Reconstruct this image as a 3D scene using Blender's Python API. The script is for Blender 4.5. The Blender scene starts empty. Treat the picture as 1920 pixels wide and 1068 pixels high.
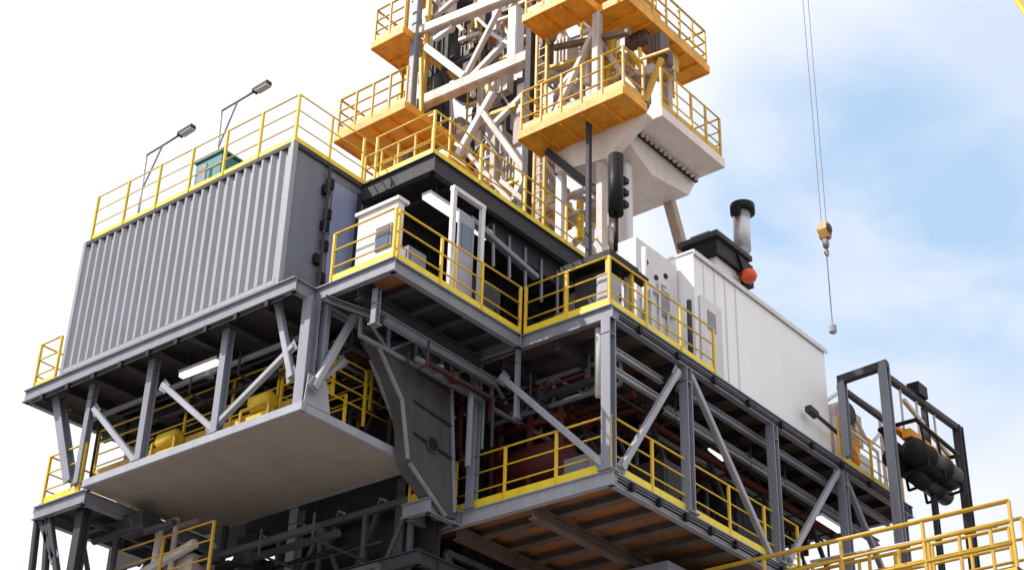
import bpy, math, random
from mathutils import Vector, Matrix
random.seed(7)
R = math.radians
sc = bpy.context.scene
C = sc.collection

# ------------------------------------------------------------------ camera
PITCH, ROLL, YAW, FPX = R(29.9), R(1.753), R(39.74), 3024.0
_h = Vector((math.cos(YAW), math.sin(YAW), 0)); _z = Vector((0, 0, 1))
CF = _h * math.cos(PITCH) + _z * math.sin(PITCH)
_r = CF.cross(_z).normalized(); _u = _r.cross(CF)
CR = _r * math.cos(ROLL) + _u * math.sin(ROLL)
CU = -_r * math.sin(ROLL) + _u * math.cos(ROLL)
cam = bpy.data.cameras.new('camera'); cam.sensor_width = 36; cam.lens = 36 * FPX / 1920
cam.clip_start = 0.1; cam.clip_end = 6000
co = bpy.data.objects.new('camera', cam); C.objects.link(co)
co.matrix_world = Matrix(((CR.x, CU.x, -CF.x, 0), (CR.y, CU.y, -CF.y, 0), (CR.z, CU.z, -CF.z, 0), (0, 0, 0, 1)))
sc.camera = co

# ------------------------------------------------------------------ light
sc.view_settings.view_transform = 'Standard'; sc.view_settings.look = 'None'
sc.view_settings.gamma = 1; sc.view_settings.exposure = 0.24
SUN_EL, SUN_AZ = R(47), R(138)            # azimuth counted from +X towards +Y: to the left of the view, a little behind the rig
sd = Vector((math.cos(SUN_EL) * math.cos(SUN_AZ), math.cos(SUN_EL) * math.sin(SUN_AZ), math.sin(SUN_EL)))
sl = bpy.data.lights.new('sun', 'SUN'); sl.energy = 4.4; sl.angle = R(0.6); sl.color = (1, 0.95, 0.88)
so = bpy.data.objects.new('sun', sl); C.objects.link(so)
so.rotation_euler = sd.to_track_quat('Z', 'Y').to_euler()

w = bpy.data.worlds.new('World'); sc.world = w; w.use_nodes = True
nt = w.node_tree; nt.nodes.clear(); N = nt.nodes.new; K = nt.links.new
out = N('ShaderNodeOutputWorld'); bg = N('ShaderNodeBackground'); bg.inputs[1].default_value = 0.1
sky = N('ShaderNodeTexSky'); sky.sky_type = 'NISHITA'; sky.sun_disc = False
sky.sun_elevation = SUN_EL; sky.sun_rotation = R(90) - SUN_AZ; sky.air_density = 1.0; sky.dust_density = 1.5; sky.ozone_density = 1.2
geo = N('ShaderNodeTexCoord')
def math_n(op, a, b=None, clamp=False):
    n = N('ShaderNodeMath'); n.operation = op; n.use_clamp = clamp
    for i, v in enumerate((a, b)):
        if v is None: continue
        if isinstance(v, (int, float)): n.inputs[i].default_value = v
        else: K(v, n.inputs[i])
    return n.outputs[0]
mp = N('ShaderNodeMapping'); mp.inputs['Rotation'].default_value = (0.3, -0.35, 0.5); mp.inputs['Scale'].default_value = (1.0, 1.7, 3.0)
K(geo.outputs['Generated'], mp.inputs['Vector'])
n1 = N('ShaderNodeTexNoise'); n1.inputs['Scale'].default_value = 3.2; n1.inputs['Detail'].default_value = 6; n1.inputs['Roughness'].default_value = 0.5; n1.inputs['Distortion'].default_value = 0.5
n2 = N('ShaderNodeTexNoise'); n2.inputs['Scale'].default_value = 9.0; n2.inputs['Detail'].default_value = 4
K(mp.outputs[0], n1.inputs['Vector']); K(mp.outputs[0], n2.inputs['Vector'])
def dotdir(px, py):
    d = (CF + CR * ((px - 960) / FPX) - CU * ((py - 534) / FPX)).normalized()
    v = N('ShaderNodeVectorMath'); v.operation = 'DOT_PRODUCT'; K(geo.outputs['Generated'], v.inputs[0]); v.inputs[1].default_value = d
    return v.outputs['Value']
# the clear gap in the cloud: two soft directions on the right side of the sky
def gap(px, py, deg0, deg1):
    a, b = math.cos(R(deg1)), math.cos(R(deg0))
    m = N('ShaderNodeMapRange'); m.interpolation_type = 'SMOOTHSTEP'
    K(dotdir(px, py), m.inputs[0]); m.inputs[1].default_value = a; m.inputs[2].default_value = b
    return m.outputs[0]
g1 = gap(1620, 470, 0.5, 9.5); g2 = gap(1960, 210, 1, 8.5)
gsum = math_n('MAXIMUM', g1, math_n('MULTIPLY', g2, 0.42))
nb = N('ShaderNodeMapRange'); K(n1.outputs[0], nb.inputs[0]); nb.inputs[1].default_value = 0.40; nb.inputs[2].default_value = 0.60
nv = math_n('ADD', math_n('MULTIPLY', nb.outputs[0], 0.85), math_n('MULTIPLY', n2.outputs[0], 0.45))
clear = math_n('MULTIPLY', gsum, math_n('SUBTRACT', 1.45, nv), clamp=True)
clear = math_n('MULTIPLY', clear, 0.8)
cc = N('ShaderNodeMix'); cc.data_type = 'RGBA'; cc.inputs[6].default_value = (9.3, 9.3, 9.5, 1); cc.inputs[7].default_value = (7.5, 7.85, 8.7, 1)
g0 = gap(1900, 420, 4, 17); fm = N('ShaderNodeMath'); fm.operation = 'MAXIMUM'; K(math_n('MULTIPLY', g0, math_n('SUBTRACT', 1.35, math_n('MULTIPLY', n2.outputs[0], 0.7)), clamp=True), fm.inputs[0]); nl = N('ShaderNodeMapRange'); K(n1.outputs[0], nl.inputs[0]); nl.inputs[1].default_value = 0.5; nl.inputs[2].default_value = 0.7; nl.inputs[4].default_value = 0.22; K(nl.outputs[0], fm.inputs[1]); K(fm.outputs[0], cc.inputs[0])
bl = N('ShaderNodeMix'); bl.data_type = 'RGBA'; bl.blend_type = 'MULTIPLY'; bl.inputs[0].default_value = 1.0
hz = N('ShaderNodeMix'); hz.data_type = 'RGBA'; hz.blend_type = 'ADD'; hz.inputs[0].default_value = 1.0   # thin bright veil over the blue
K(sky.outputs[0], hz.inputs[6]); hz.inputs[7].default_value = (2.2, 3.6, 5.0, 1)
mx = N('ShaderNodeMix'); mx.data_type = 'RGBA'
K(clear, mx.inputs[0]); K(cc.outputs[2], mx.inputs[6]); K(hz.outputs[2], mx.inputs[7])
K(mx.outputs[2], bg.inputs[0]); K(bg.outputs[0], out.inputs[0])

# ------------------------------------------------------------------ materials
MATS = {}
def mat(name, col, rough=0.5, metal=0.0, dirt=0.35, dcol=None, bump=0.15, scale=2.5, streak=True, emit=None, rust=0.3):
    m = bpy.data.materials.new(name); m.use_nodes = True
    t = m.node_tree; b = t.nodes['Principled BSDF']; L = t.links.new
    b.inputs['Roughness'].default_value = rough; b.inputs['Metallic'].default_value = metal
    geo = t.nodes.new('ShaderNodeNewGeometry')
    mpn = t.nodes.new('ShaderNodeMapping'); mpn.inputs['Scale'].default_value = (1, 1, 0.25 if streak else 1)
    L(geo.outputs['Position'], mpn.inputs['Vector'])
    n = t.nodes.new('ShaderNodeTexNoise'); n.inputs['Scale'].default_value = scale; n.inputs['Detail'].default_value = 8; n.inputs['Roughness'].default_value = 0.65
    L(mpn.outputs[0], n.inputs['Vector'])
    cr = t.nodes.new('ShaderNodeMapRange'); cr.inputs[1].default_value = 0.42; cr.inputs[2].default_value = 0.72
    L(n.outputs[0], cr.inputs[0])
    mu = t.nodes.new('ShaderNodeMath'); mu.operation = 'MULTIPLY'; mu.inputs[1].default_value = dirt; L(cr.outputs[0], mu.inputs[0])
    mix = t.nodes.new('ShaderNodeMix'); mix.data_type = 'RGBA'
    mix.inputs[6].default_value = (*col, 1); mix.inputs[7].default_value = (*(dcol or tuple(c * 0.35 + 0.02 for c in col)), 1)
    L(mu.outputs[0], mix.inputs[0])
    mp2 = t.nodes.new('ShaderNodeMapping'); mp2.inputs['Scale'].default_value = (7, 7, 0.8 if streak else 5); L(geo.outputs['Position'], mp2.inputs['Vector'])
    n4 = t.nodes.new('ShaderNodeTexNoise'); n4.inputs['Scale'].default_value = 1.0; n4.inputs['Detail'].default_value = 7; n4.inputs['Roughness'].default_value = 0.7; L(mp2.outputs[0], n4.inputs['Vector'])
    r4 = t.nodes.new('ShaderNodeMapRange'); r4.inputs[1].default_value = 0.58; r4.inputs[2].default_value = 0.72; r4.inputs[4].default_value = rust; L(n4.outputs[0], r4.inputs[0])
    mx2 = t.nodes.new('ShaderNodeMix'); mx2.data_type = 'RGBA'; mx2.inputs[7].default_value = (0.13, 0.055, 0.025, 1)
    L(r4.outputs[0], mx2.inputs[0]); L(mix.outputs[2], mx2.inputs[6]); L(mx2.outputs[2], b.inputs['Base Color'])
    n3 = t.nodes.new('ShaderNodeTexNoise'); n3.inputs['Scale'].default_value = 14; n3.inputs['Detail'].default_value = 5
    L(geo.outputs['Position'], n3.inputs['Vector'])
    rr = t.nodes.new('ShaderNodeMapRange'); rr.inputs[3].default_value = max(0.05, rough - 0.12); rr.inputs[4].default_value = min(1, rough + 0.2)
    L(n3.outputs[0], rr.inputs[0]); L(rr.outputs[0], b.inputs['Roughness'])
    if bump:
        bp = t.nodes.new('ShaderNodeBump'); bp.inputs['Strength'].default_value = bump; bp.inputs['Distance'].default_value = 0.02
        L(n3.outputs[0], bp.inputs['Height']); L(bp.outputs[0], b.inputs['Normal'])
    if max(col) < 0.13: b.inputs['Specular IOR Level'].default_value = 0.15      # specular cut on dark colours to put deep shade into the interiors
    if emit:
        b.inputs['Emission Color'].default_value = (*col, 1); b.inputs['Emission Strength'].default_value = emit
    MATS[name] = m
    return m
RUST = (0.16, 0.06, 0.025)
mat('steel', (0.225, 0.24, 0.30), 0.45, dirt=0.4, dcol=(0.12, 0.10, 0.10))
mat('steel_light', (0.34, 0.355, 0.42), 0.45, dirt=0.3, dcol=(0.16, 0.12, 0.1))
mat('steel_dark', (0.055, 0.056, 0.068), 0.55, dirt=0.5, dcol=(0.05, 0.03, 0.025))
mat('black', (0.012, 0.012, 0.015), 0.45, dirt=0.3, dcol=(0.03, 0.025, 0.02))
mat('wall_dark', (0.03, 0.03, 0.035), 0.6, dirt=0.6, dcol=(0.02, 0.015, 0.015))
mat('soffit', (0.36, 0.32, 0.29), 0.65, dirt=0.45, dcol=(0.24, 0.205, 0.18), scale=1.2, streak=False)
mat('soffit_orange', (0.40, 0.135, 0.03), 0.6, dirt=1.0, dcol=(0.17, 0.135, 0.115), scale=1.6, streak=False)
mat('end_wall', (0.15, 0.165, 0.22), 0.45, dirt=0.5, dcol=(0.08, 0.08, 0.09))  # darker than the container walls: shade of the unlit end put into its colour
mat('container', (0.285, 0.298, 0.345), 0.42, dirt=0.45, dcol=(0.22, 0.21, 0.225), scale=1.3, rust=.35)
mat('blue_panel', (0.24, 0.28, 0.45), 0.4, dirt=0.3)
mat('yellow', (0.78, 0.52, 0.02), 0.4, dirt=0.35, dcol=(0.35, 0.16, 0.02), scale=5)
mat('yellow_bright', (0.85, 0.66, 0.02), 0.4, dirt=0.25, dcol=(0.4, 0.22, 0.02), scale=5)
mat('ochre', (0.62, 0.38, 0.03), 0.45, dirt=0.4, dcol=(0.3, 0.14, 0.04), scale=5)
mat('orange', (0.88, 0.38, 0.02), 0.5, dirt=0.6, dcol=(0.42, 0.13, 0.015), scale=3)
mat('cream', (0.58, 0.51, 0.48), 0.5, dirt=0.7, dcol=(0.22, 0.15, 0.125), scale=2.5)
mat('white', (0.66, 0.65, 0.68), 0.4, dirt=0.3, dcol=(0.35, 0.3, 0.3), scale=1.5, rust=.25)
mat('white_wall', (0.86, 0.86, 0.90), 0.5, dirt=0.16, dcol=(0.55, 0.5, 0.5), scale=1.2, bump=0.05, rust=.12)
mat('trunk_front', (0.085, 0.088, 0.098), 0.6, dirt=0.7, dcol=(0.05, 0.04, 0.035))
mat('trunk_plate', (0.085, 0.088, 0.093), 0.6, dirt=0.8, dcol=(0.05, 0.042, 0.038))
mat('trunk', (0.05, 0.048, 0.047), 0.6, dirt=0.7, dcol=(0.03, 0.022, 0.02))
mat('brown_grey', (0.15, 0.11, 0.095), 0.55, dirt=0.7, dcol=(0.06, 0.035, 0.03))
mat('box_cream', (0.80, 0.72, 0.68), 0.5, dirt=0.35, dcol=(0.5, 0.4, 0.36))
mat('tan', (0.50, 0.38, 0.32), 0.5, dirt=0.4)
mat('dark_red', (0.10, 0.022, 0.02), 0.5, dirt=0.5)
mat('red_orange', (0.75, 0.10, 0.02), 0.4, dirt=0.2)
mat('teal', (0.03, 0.20, 0.23), 0.4, dirt=0.3)
mat('glass', (0.10, 0.14, 0.22), 0.1, dirt=0.1, bump=0, rust=0)
mat('galvanised', (0.55, 0.56, 0.60), 0.35, metal=0.6, dirt=0.3)
mat('lamp', (1.0, 0.98, 0.9), 0.4, dirt=0, bump=0, emit=0.9, rust=0)
mat('hook', (0.42, 0.21, 0.03), 0.5, dirt=0.6)
mat('wire', (0.22, 0.22, 0.26), 0.5, dirt=0.2)
mat('ground', (0.19, 0.172, 0.155), 0.9, dirt=0.5, dcol=(0.12, 0.11, 0.10), scale=0.3, streak=False, bump=0.3, rust=.1)

# ------------------------------------------------------------------ mesh helpers
class M:
    def __init__(s): s.v = []; s.f = []
    def add(s, vs, fs):
        o = len(s.v); s.v += [Vector(v) for v in vs]; s.f += [tuple(i + o for i in f) for f in fs]; return s
    def box(s, x0, x1, y0, y1, z0, z1):
        return s.add([(x0,y0,z0),(x1,y0,z0),(x1,y1,z0),(x0,y1,z0),(x0,y0,z1),(x1,y0,z1),(x1,y1,z1),(x0,y1,z1)],
                     [(3,2,1,0),(4,5,6,7),(0,1,5,4),(1,2,6,5),(2,3,7,6),(3,0,4,7)])
    def ext(s, a, b, prof, up=None):
        # sweep a closed 2-D profile (side, up) from a to b
        a = Vector(a); b = Vector(b); d = (b - a).normalized()
        up = Vector(up) if up else (Vector((0, 0, 1)) if abs(d.z) < 0.9 else Vector((0, 1, 0)))
        sd_ = d.cross(up).normalized(); u = sd_.cross(d)
        n = len(prof)
        vs = [a + sd_ * p + u * q for p, q in prof] + [b + sd_ * p + u * q for p, q in prof]
        fs = [(i, (i + 1) % n, n + (i + 1) % n, n + i) for i in range(n)] + [tuple(range(n - 1, -1, -1)), tuple(range(n, 2 * n))]
        return s.add(vs, fs)
    def bar(s, a, b, w=0.1, h=None, up=None):
        h = h or w; c = min(w, h) * 0.12; x, y = w / 2, h / 2
        return s.ext(a, b, [(-x, -y + c), (-x + c, -y), (x - c, -y), (x, -y + c), (x, y - c), (x - c, y), (-x + c, y), (-x, y - c)], up)
    def ibeam(s, a, b, w=0.2, h=0.25, t=0.025, up=None):
        x, y = w / 2, h / 2
        return s.ext(a, b, [(-x,-y),(x,-y),(x,-y+t),(t/2,-y+t),(t/2,y-t),(x,y-t),(x,y),(-x,y),(-x,y-t),(-t/2,y-t),(-t/2,-y+t),(-x,-y+t)], up)
    def tube(s, a, b, r=0.03, n=8):
        return s.ext(a, b, [(r * math.cos(6.28318 * i / n), r * math.sin(6.28318 * i / n)) for i in range(n)])
    def path(s, pts, r=0.03, n=8):
        for a, b in zip(pts, pts[1:]): s.tube(a, b, r, n)
        return s
    def prism(s, pts, off):
        n = len(pts); off = Vector(off); p = [Vector(q) for q in pts]
        return s.add(p + [q + off for q in p], [tuple(range(n)), tuple(range(2 * n - 1, n - 1, -1))] + [(i, n + i, n + (i + 1) % n, (i + 1) % n) for i in range(n)])
    def lathe(s, c, prof, n=20, axis='z'):
        vs = []
        for r_, z_ in prof:
            for i in range(n):
                t = 6.28318 * i / n; q = (r_ * math.cos(t), r_ * math.sin(t), z_)
                if axis == 'x': q = (q[2], q[0], q[1])
                if axis == 'y': q = (q[1], q[2], q[0])
                vs.append((c[0] + q[0], c[1] + q[1], c[2] + q[2]))
        fs = [(k * n + i, k * n + (i + 1) % n, (k + 1) * n + (i + 1) % n, (k + 1) * n + i) for k in range(len(prof) - 1) for i in range(n)]
        fs += [tuple(range(n - 1, -1, -1)), tuple(range((len(prof) - 1) * n, len(prof) * n))]
        return s.add(vs, fs)
ORG = {}
def obj(name, m, mt, parent=None, label=None, smooth=False):
    org = ORG.get(parent.name, Vector()) if parent else Vector()
    if not parent:
        xs = [v.x for v in m.v]; ys = [v.y for v in m.v]; zs = [v.z for v in m.v]
        org = Vector(((min(xs) + max(xs)) / 2, (min(ys) + max(ys)) / 2, min(zs)))
    me = bpy.data.meshes.new(name); me.from_pydata([tuple(v - org) for v in m.v], [], m.f); me.update()
    me.materials.append(MATS[mt])
    import bmesh
    b = bmesh.new(); b.from_mesh(me); bmesh.ops.recalc_face_normals(b, faces=b.faces); b.to_mesh(me); b.free()
    if smooth:
        for p in me.polygons: p.use_smooth = len(p.vertices) == 4
    o = bpy.data.objects.new(name, me); C.objects.link(o)
    if parent: o.parent = parent
    else: o.location = org
    ORG[o.name] = org
    if label: o['label'] = label
    return o
def thing(name, label, cat, loc, group=None):
    o = bpy.data.objects.new(name, None); o.empty_display_size = 0.3; C.objects.link(o); o.location = loc
    ORG[o.name] = Vector(loc); o['label'] = label; o['category'] = cat
    if group: o['group'] = group
    return o
def tag(o, label, cat, group=None):
    o['label'] = label; o['category'] = cat
    if group: o['group'] = group
    return o
def at(px, py, x=None, y=None, z=None):
    """the point where the sight line of a measured picture point meets a known plane of the rig"""
    d = CF + CR * ((px - 960) / FPX) - CU * ((py - 534) / FPX)
    t = x / d.x if x is not None else y / d.y if y is not None else z / d.z
    return d * t
V = Vector

# ------------------------------------------------------------------ composite builders
def rail(label, pts, group='yellow guardrails of the rig', h=1.1, step=1.3, toe=True, m='yellow', mids=2, r=0.021, inset=0.0, toe_m='yellow_bright', name='guardrail', th=0.2):
    pts = [V(p) for p in pts]
    t = thing(name, label, 'guardrail', pts[0], group)
    up = V((0, 0, h))
    tr = M(); 
    for a, b in zip(pts, pts[1:]): tr.tube(a + up, b + up, r)
    obj('top_rail', tr, m, t, smooth=True)
    for k in range(mids):
        mm = M(); q = V((0, 0, h * (k + 1) / (mids + 1)))
        for a, b in zip(pts, pts[1:]): mm.tube(a + q, b + q, r * 0.8)
        obj('mid_rail', mm, m, t, smooth=True)
    for si, (a, b) in enumerate(zip(pts, pts[1:])):
        L = (b - a).length; n = max(1, round(L / step))
        for i in range(0 if si == 0 else 1, n + 1):
            p = a.lerp(b, i / n)
            obj('post', M().bar(p - V((0, 0, 0.05)), p + up, 0.055, 0.055), m, t)
        if toe:
            obj('toe_board', M().bar(a + V((0, 0, th / 2)), b + V((0, 0, th / 2)), 0.012, th), toe_m, t)
    return t
def deck(name, label, x0, x1, y0, y1, z, plate='soffit', beams='steel', edge='steel', jdir='y', js=0.9, jw=0.14, jh=0.2, eh=0.28, edges='wsen', cat='deck', girders=2):
    t = thing(name, label, cat, (x0, y0, z))
    obj('deck_plate', M().box(x0 + .02, x1 - .02, y0 + .02, y1 - .02, z - 0.04, z), plate, t)
    zb = z - 0.043
    for e in edges:
        a, b = dict(w=((x0, y0, 0), (x0, y1, 0)), e=((x1, y0, 0), (x1, y1, 0)), s=((x0, y0, 0), (x1, y0, 0)), n=((x0, y1, 0), (x1, y1, 0)))[e]
        zz = V((0, 0, z - eh / 2 + 0.004))
        d = (V(b) - V(a)).normalized() * (0.07 if e in 'we' else 0)
        mm = M(); mm.ibeam(V(a) + zz - d, V(b) + zz + d, 0.13, eh, 0.022)
        obj('edge_beam', mm, edge, t)
    L0, L1 = (x0, x1) if jdir == 'y' else (y0, y1)
    n = max(1, int((L1 - L0) / js))
    for i in range(1, n):
        c = L0 + (L1 - L0) * i / n
        a, b = ((c, y0 + .07, zb - jh / 2), (c, y1 - .07, zb - jh / 2)) if jdir == 'y' else ((x0 + .07, c, zb - jh / 2), (x1 - .07, c, zb - jh / 2))
        obj('joist', M().ibeam(a, b, jw, jh, 0.02), beams, t)
    L0, L1 = (y0, y1) if jdir == 'y' else (x0, x1)
    for i in range(1, girders + 1):
        c = L0 + (L1 - L0) * i / (girders + 1); zz = zb - jh - 0.12
        a, b = ((x0 + .1, c, zz), (x1 - .1, c, zz)) if jdir == 'y' else ((c, y0 + .1, zz), (c, y1 - .1, zz))
        obj('girder', M().ibeam(a, b, 0.18, 0.24, 0.025), beams, t)
    return t
def column(label, x, y, z0, z1, w=0.22, m='steel', group='steel columns of the rig', plates=True):
    t = thing('column', label, 'column', (x, y, z0), group)
    obj('shaft', M().ibeam((x, y, z0), (x, y, z1), w, w, 0.028, up=(1, 0, 0)), m, t)
    if plates:
        obj('base_plate', M().box(x - w * .75, x + w * .75, y - w * .75, y + w * .75, z0 + 0.001, z0 + .03), m, t)
        obj('stiffener', M().box(x - w * .5, x + w * .5, y - w * .52, y + w * .52, z1 - .32, z1 - .30), m, t)
    return t
def brace(label, a, b, w=0.12, m='steel_light', group='diagonal braces of the rig'):
    a, b = V(a), V(b); e_ = (b - a).normalized() * .1; a -= e_; b += e_
    t = thing('brace', label, 'brace', a, group)
    obj('tube', M().bar(a, b, w, w), m, t)
    d = (b - a).normalized()
    for p, s in ((a, 1), (b, -1)):
        side = d.cross(V((0, 0, 1))).normalized()
        u = side.cross(d)
        q = p + d * s * 0.05
        obj('gusset', M().prism([q + side * .01 - u * w * 1.1 - d * s * .1, q + side * .01 + u * w * 1.1 - d * s * .1, q + side * .01 + u * w * .9 + d * s * .16, q + side * .01 - u * w * .9 + d * s * .16], -side * .02), 'steel', t)
    return t
def lightfix(label, a, b, w=0.13):
    a, b = V(a), V(b)
    t = thing('tube_light', label, 'lamp', a, 'long tube lights under the decks')
    obj('housing', M().bar(a + V((0, 0, .075)), b + V((0, 0, .075)), w + .04, .07), 'white', t)
    obj('lit_tube', M().bar(a, b, w, .08), 'lamp', t)
    for s in (.15, .85):
        p = a.lerp(b, s); obj('hanger', M().bar(p + V((0, 0, .1)), p + V((0, 0, .45)), .025), 'steel_dark', t)

ZU, ZL, ZW = 14.62, 11.31, 17.95
PX, PY = 21.22, 15.27       # the outer corner shared by upper and lower deck

# ------------------------------------------------------------------ ground
g = obj('ground', M().add([(-900, -900, -2), (900, -900, -2), (900, 900, -2), (-900, 900, -2)], [(0, 1, 2, 3)]), 'ground'); g['kind'] = 'structure'

# ------------------------------------------------------------------ decks
deck('upper_deck', 'long grey upper deck with bare dark edge carrying the white module', PX, 33.2, PY, 20.5, ZU, plate='brown_grey', beams='steel_dark', js=.85, girders=3)
deck('access_platform', 'small corner platform with yellow edge beside the corrugated module', 17.57, PX - .08, 17.37, 19.2, ZU, plate='steel_dark', beams='steel_dark', edge='steel', jdir='y', js=.6, girders=1)
deck('container_deck', 'dark grey deck carrying the corrugated grey module', 17.02, 22.8, 19.3, 27.2, ZU, plate='steel_dark', beams='steel_dark', edge='steel', jdir='x', js=.9, girders=2)
deck('lower_deck', 'lower deck with orange brown soffit and yellow rails at its corner', PX, 34.5, PY, 22.5, ZL, plate='soffit_orange', beams='brown_grey', edge='steel_light', jdir='y', js=.8, jw=.2, jh=.16, girders=3)
obj('orange_panel', M().box(17.7, 18.5, 17.5, 18.2, ZU - .075, ZU - .05), 'soffit_orange', bpy.data.objects['access_platform'])
# plated box tray under the container
t = thing('plated_tray', 'broad flat brown grey plated underside below the corrugated module', 'deck', (17.25, 19.1, 12.0))
obj('bottom_plate', M().box(17.3, 20.3, 19.1, 25.0, 12.0, 12.03), 'soffit', t)
for a, b in (((17.28, 19.0, 12.08), (17.28, 25.05, 12.08)), ((17.36, 19.07, 12.08), (20.4, 19.07, 12.08)), ((20.33, 19.16, 12.08), (20.33, 25.0, 12.08))):
    obj('edge_beam', M().bar(a, b, 0.1, 0.17), 'steel_light', t)
sm = M()
for yy in (20.1, 21.1, 22.1, 23.1, 24.1): sm.box(17.35, 20.25, yy, yy + .03, 11.993, 11.9999)
for xx in (18.3, 19.3):
    for k in range(5): sm.box(xx, xx + .03, 20.14 + k - 1, 21.09 + k - 1, 11.994, 11.9998)
obj('weld_seams', sm, 'soffit', t)
for yy in (20.3, 21.5, 22.7, 23.9): obj('stiffener', M().bar((17.4, yy, 12.1), (20.2, yy, 12.1), .1, .12), 'steel_dark', t)
# W roof deck
deck('roof_deck', 'dark roof deck with yellow rails beneath the tower', 19.1, 25.0, 18.0, 23.5, ZW, plate='steel_dark', beams='steel_dark', edge='steel_dark', js=.8, eh=.42, girders=2)

# ------------------------------------------------------------------ guardrails on decks
rail('yellow guardrail along the left edge of the corner platform beside the white booth', [(17.6, 18.95, ZU), (17.6, 17.4, ZU)], step=1.5)
rail('yellow guardrail running down the platform from white booth to the deck notch', [(17.7, 17.4, ZU), (21.2, 17.4, ZU)])
rail('yellow guardrail around the outer corner of the upper deck', [(21.25, 17.3, ZU), (21.25, 15.3, ZU), (24.85, 15.3, ZU)], step=1.2)
rail('yellow guardrail in front of the orange and white skid at the far right', [(30.0, 15.3, ZU), (33.0, 15.3, ZU)])
rail('yellow guardrail of the lower deck wrapping its outer corner', [(21.25, 18.9, ZL), (21.25, 15.3, ZL), (27.8, 15.3, ZL)], step=1.35)
rail('yellow guardrail along both edges of the roof deck under the tower', [(19.13, 19.6, ZW), (19.13, 18.03, ZW), (24.9, 18.03, ZW)])
rail('pale yellow guardrail around the roof of the corrugated module', [(17.2, 26.2, 18.04), (17.2, 19.92, 18.04), (20.0, 19.92, 18.04)], step=1.1, m='yellow', toe=True, th=.1, r=.016)
rail('yellow guardrail at the far left end of the container deck', [(17.1, 26.45, ZU), (17.1, 27.15, ZU), (20.0, 27.15, ZU)], step=1.0)
for k, (yy, zz) in enumerate(((19.6, 12.68), (21.2, 12.9))):
    rail(['dim yellow guardrail crossing the tray behind the front column', 'dim yellow guardrail crossing the tray further back behind the first'][k], [(17.9 if k == 0 else 18.6, yy, zz), (20.8, yy, zz)], m='yellow', toe=False, mids=3)
rail('long dim yellow guardrail running high over the plated tray', [(18.6, 19.7, 13.05), (18.6, 26.7, 13.05)], m='yellow', toe=True, toe_m='ochre', mids=3)
rail('second dim yellow guardrail over the plated tray, lower and nearer its edge', [(18.95, 19.7, 12.06), (18.95, 24.9, 12.06)], m='yellow', toe=False, mids=3)
rail('third yellow guardrail over the plated tray, farther back than the high one', [(19.7, 19.8, 13.2), (19.7, 26.9, 13.2)], m='yellow', toe=False, mids=3)
rail('dim yellow guardrail inside the platform bay beneath the roof deck', [(19.3, 18.9, ZU), (23.0, 18.9, ZU)], m='ochre', toe=False, mids=3)
rail('dim yellow guardrail deep inside the lower deck bay', [(22.6, 17.0, ZL), (29.0, 17.0, ZL)], m='ochre', toe=False)

# ------------------------------------------------------------------ columns and braces
column('stout grey column at the shared outer corner of both decks', PX + .02, PY + .05, ZL, ZU - .28, .2)
for i, (x, lab) in enumerate(((23.72, 'first'), (26.95, 'second'), (29.93, 'third'), (32.75, 'fourth'))):
    column(f'{lab} grey column to the right of the corner column on the long side', x, PY, ZL, ZU - .28, .19)
column('grey column on the left side behind the lower deck rail', 21.2, 18.45, ZL, ZU - .2, .17)
column('thin grey post under the notch of the upper deck', 21.2, 17.42, 12.9, ZU - .25, .08)
brace('pale diagonal falling from the deck notch to the foot of the corner column', (21.2, 17.75, 13.82), (21.2, 15.45, 11.5))
brace('pale diagonal rising right from the foot of the corner column', (21.6, 15.27, 11.55), (23.4, 15.27, 14.1))
brace('pale diagonal falling right from the head of the first column', (23.95, 15.27, 14.2), (26.6, 15.27, 11.4))
brace('pale diagonal rising right towards the head of the third column', (27.4, 15.27, 11.6), (29.7, 15.27, 14.25))
brace('diagonal falling right from the head of the third column', (30.1, 15.27, 14.2), (32.4, 15.27, 11.5), m='steel')
for i in range(2):
    tag(obj('handling_beam', M().ibeam((21.5, PY + .35, 14.05 - i * .42), (23.4, PY + .35, 14.05 - i * .42), .1, .13), 'steel_light'),
        ['pale beam just under the upper deck right of the corner column', 'second pale beam, lower, right of the corner column'][i], 'beam')
# columns of the container side
t = thing('column', 'heavy twin grey column at the corner of the plated tray', 'column', (17.45, 19.25, 12.1), 'steel columns of the rig')
obj('shaft', M().ibeam((17.42, 19.2, 12.17), (17.42, 19.2, ZU - .28), .24, .24, .03, up=(1, 0, 0)), 'steel', t)
obj('shaft', M().bar((17.72, 19.12, 12.17), (17.72, 19.12, ZU - .28), .12, .16), 'steel', t)
obj('gusset', M().prism([(17.3, 19.02, 12.17), (17.95, 19.02, 12.17), (17.8, 19.02, 12.75), (17.35, 19.02, 12.75)], (0, .02, 0)), 'steel_light', t)
for (px1, py1, px2, py2, ww, lab) in ((427, 655, 403, 812, .17, 'grey column left of the heavy twin column'), (282, 730, 262, 868, .17, 'grey column in the middle of the tray edge'), (165, 770, 150, 905, .14, 'slim grey column near the left end of the tray'), (110, 745, 132, 905, .2, 'dark grey leaning column at the far left end of the tray')):
    a = at(px2, py2, x=17.35); b = at(px1, py1, x=17.35)
    if 'leaning' in lab: t = thing('column', lab, 'column', a, 'steel columns of the rig'); obj('shaft', M().ibeam(a, b, ww, ww, .025, up=(1, 0, 0)), 'steel', t)
    else: column(lab, 17.35, (a.y + b.y) / 2, 12.17, ZU - .28, ww)
def br(lab, p, q, w=.11, m='steel_light', **k): brace(lab, at(*p, **k), at(*q, **k), w, m)
br('pale diagonal falling right from the module corner to the heavy column', (520, 560), (546, 700), .13, x=17.35)
br('pale diagonal rising from the tray edge up to the heavy column', (412, 790), (545, 655), x=17.35)
br('pale diagonal falling to the foot of the column left of the heavy one', (310, 725), (395, 800), x=17.35)
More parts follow.
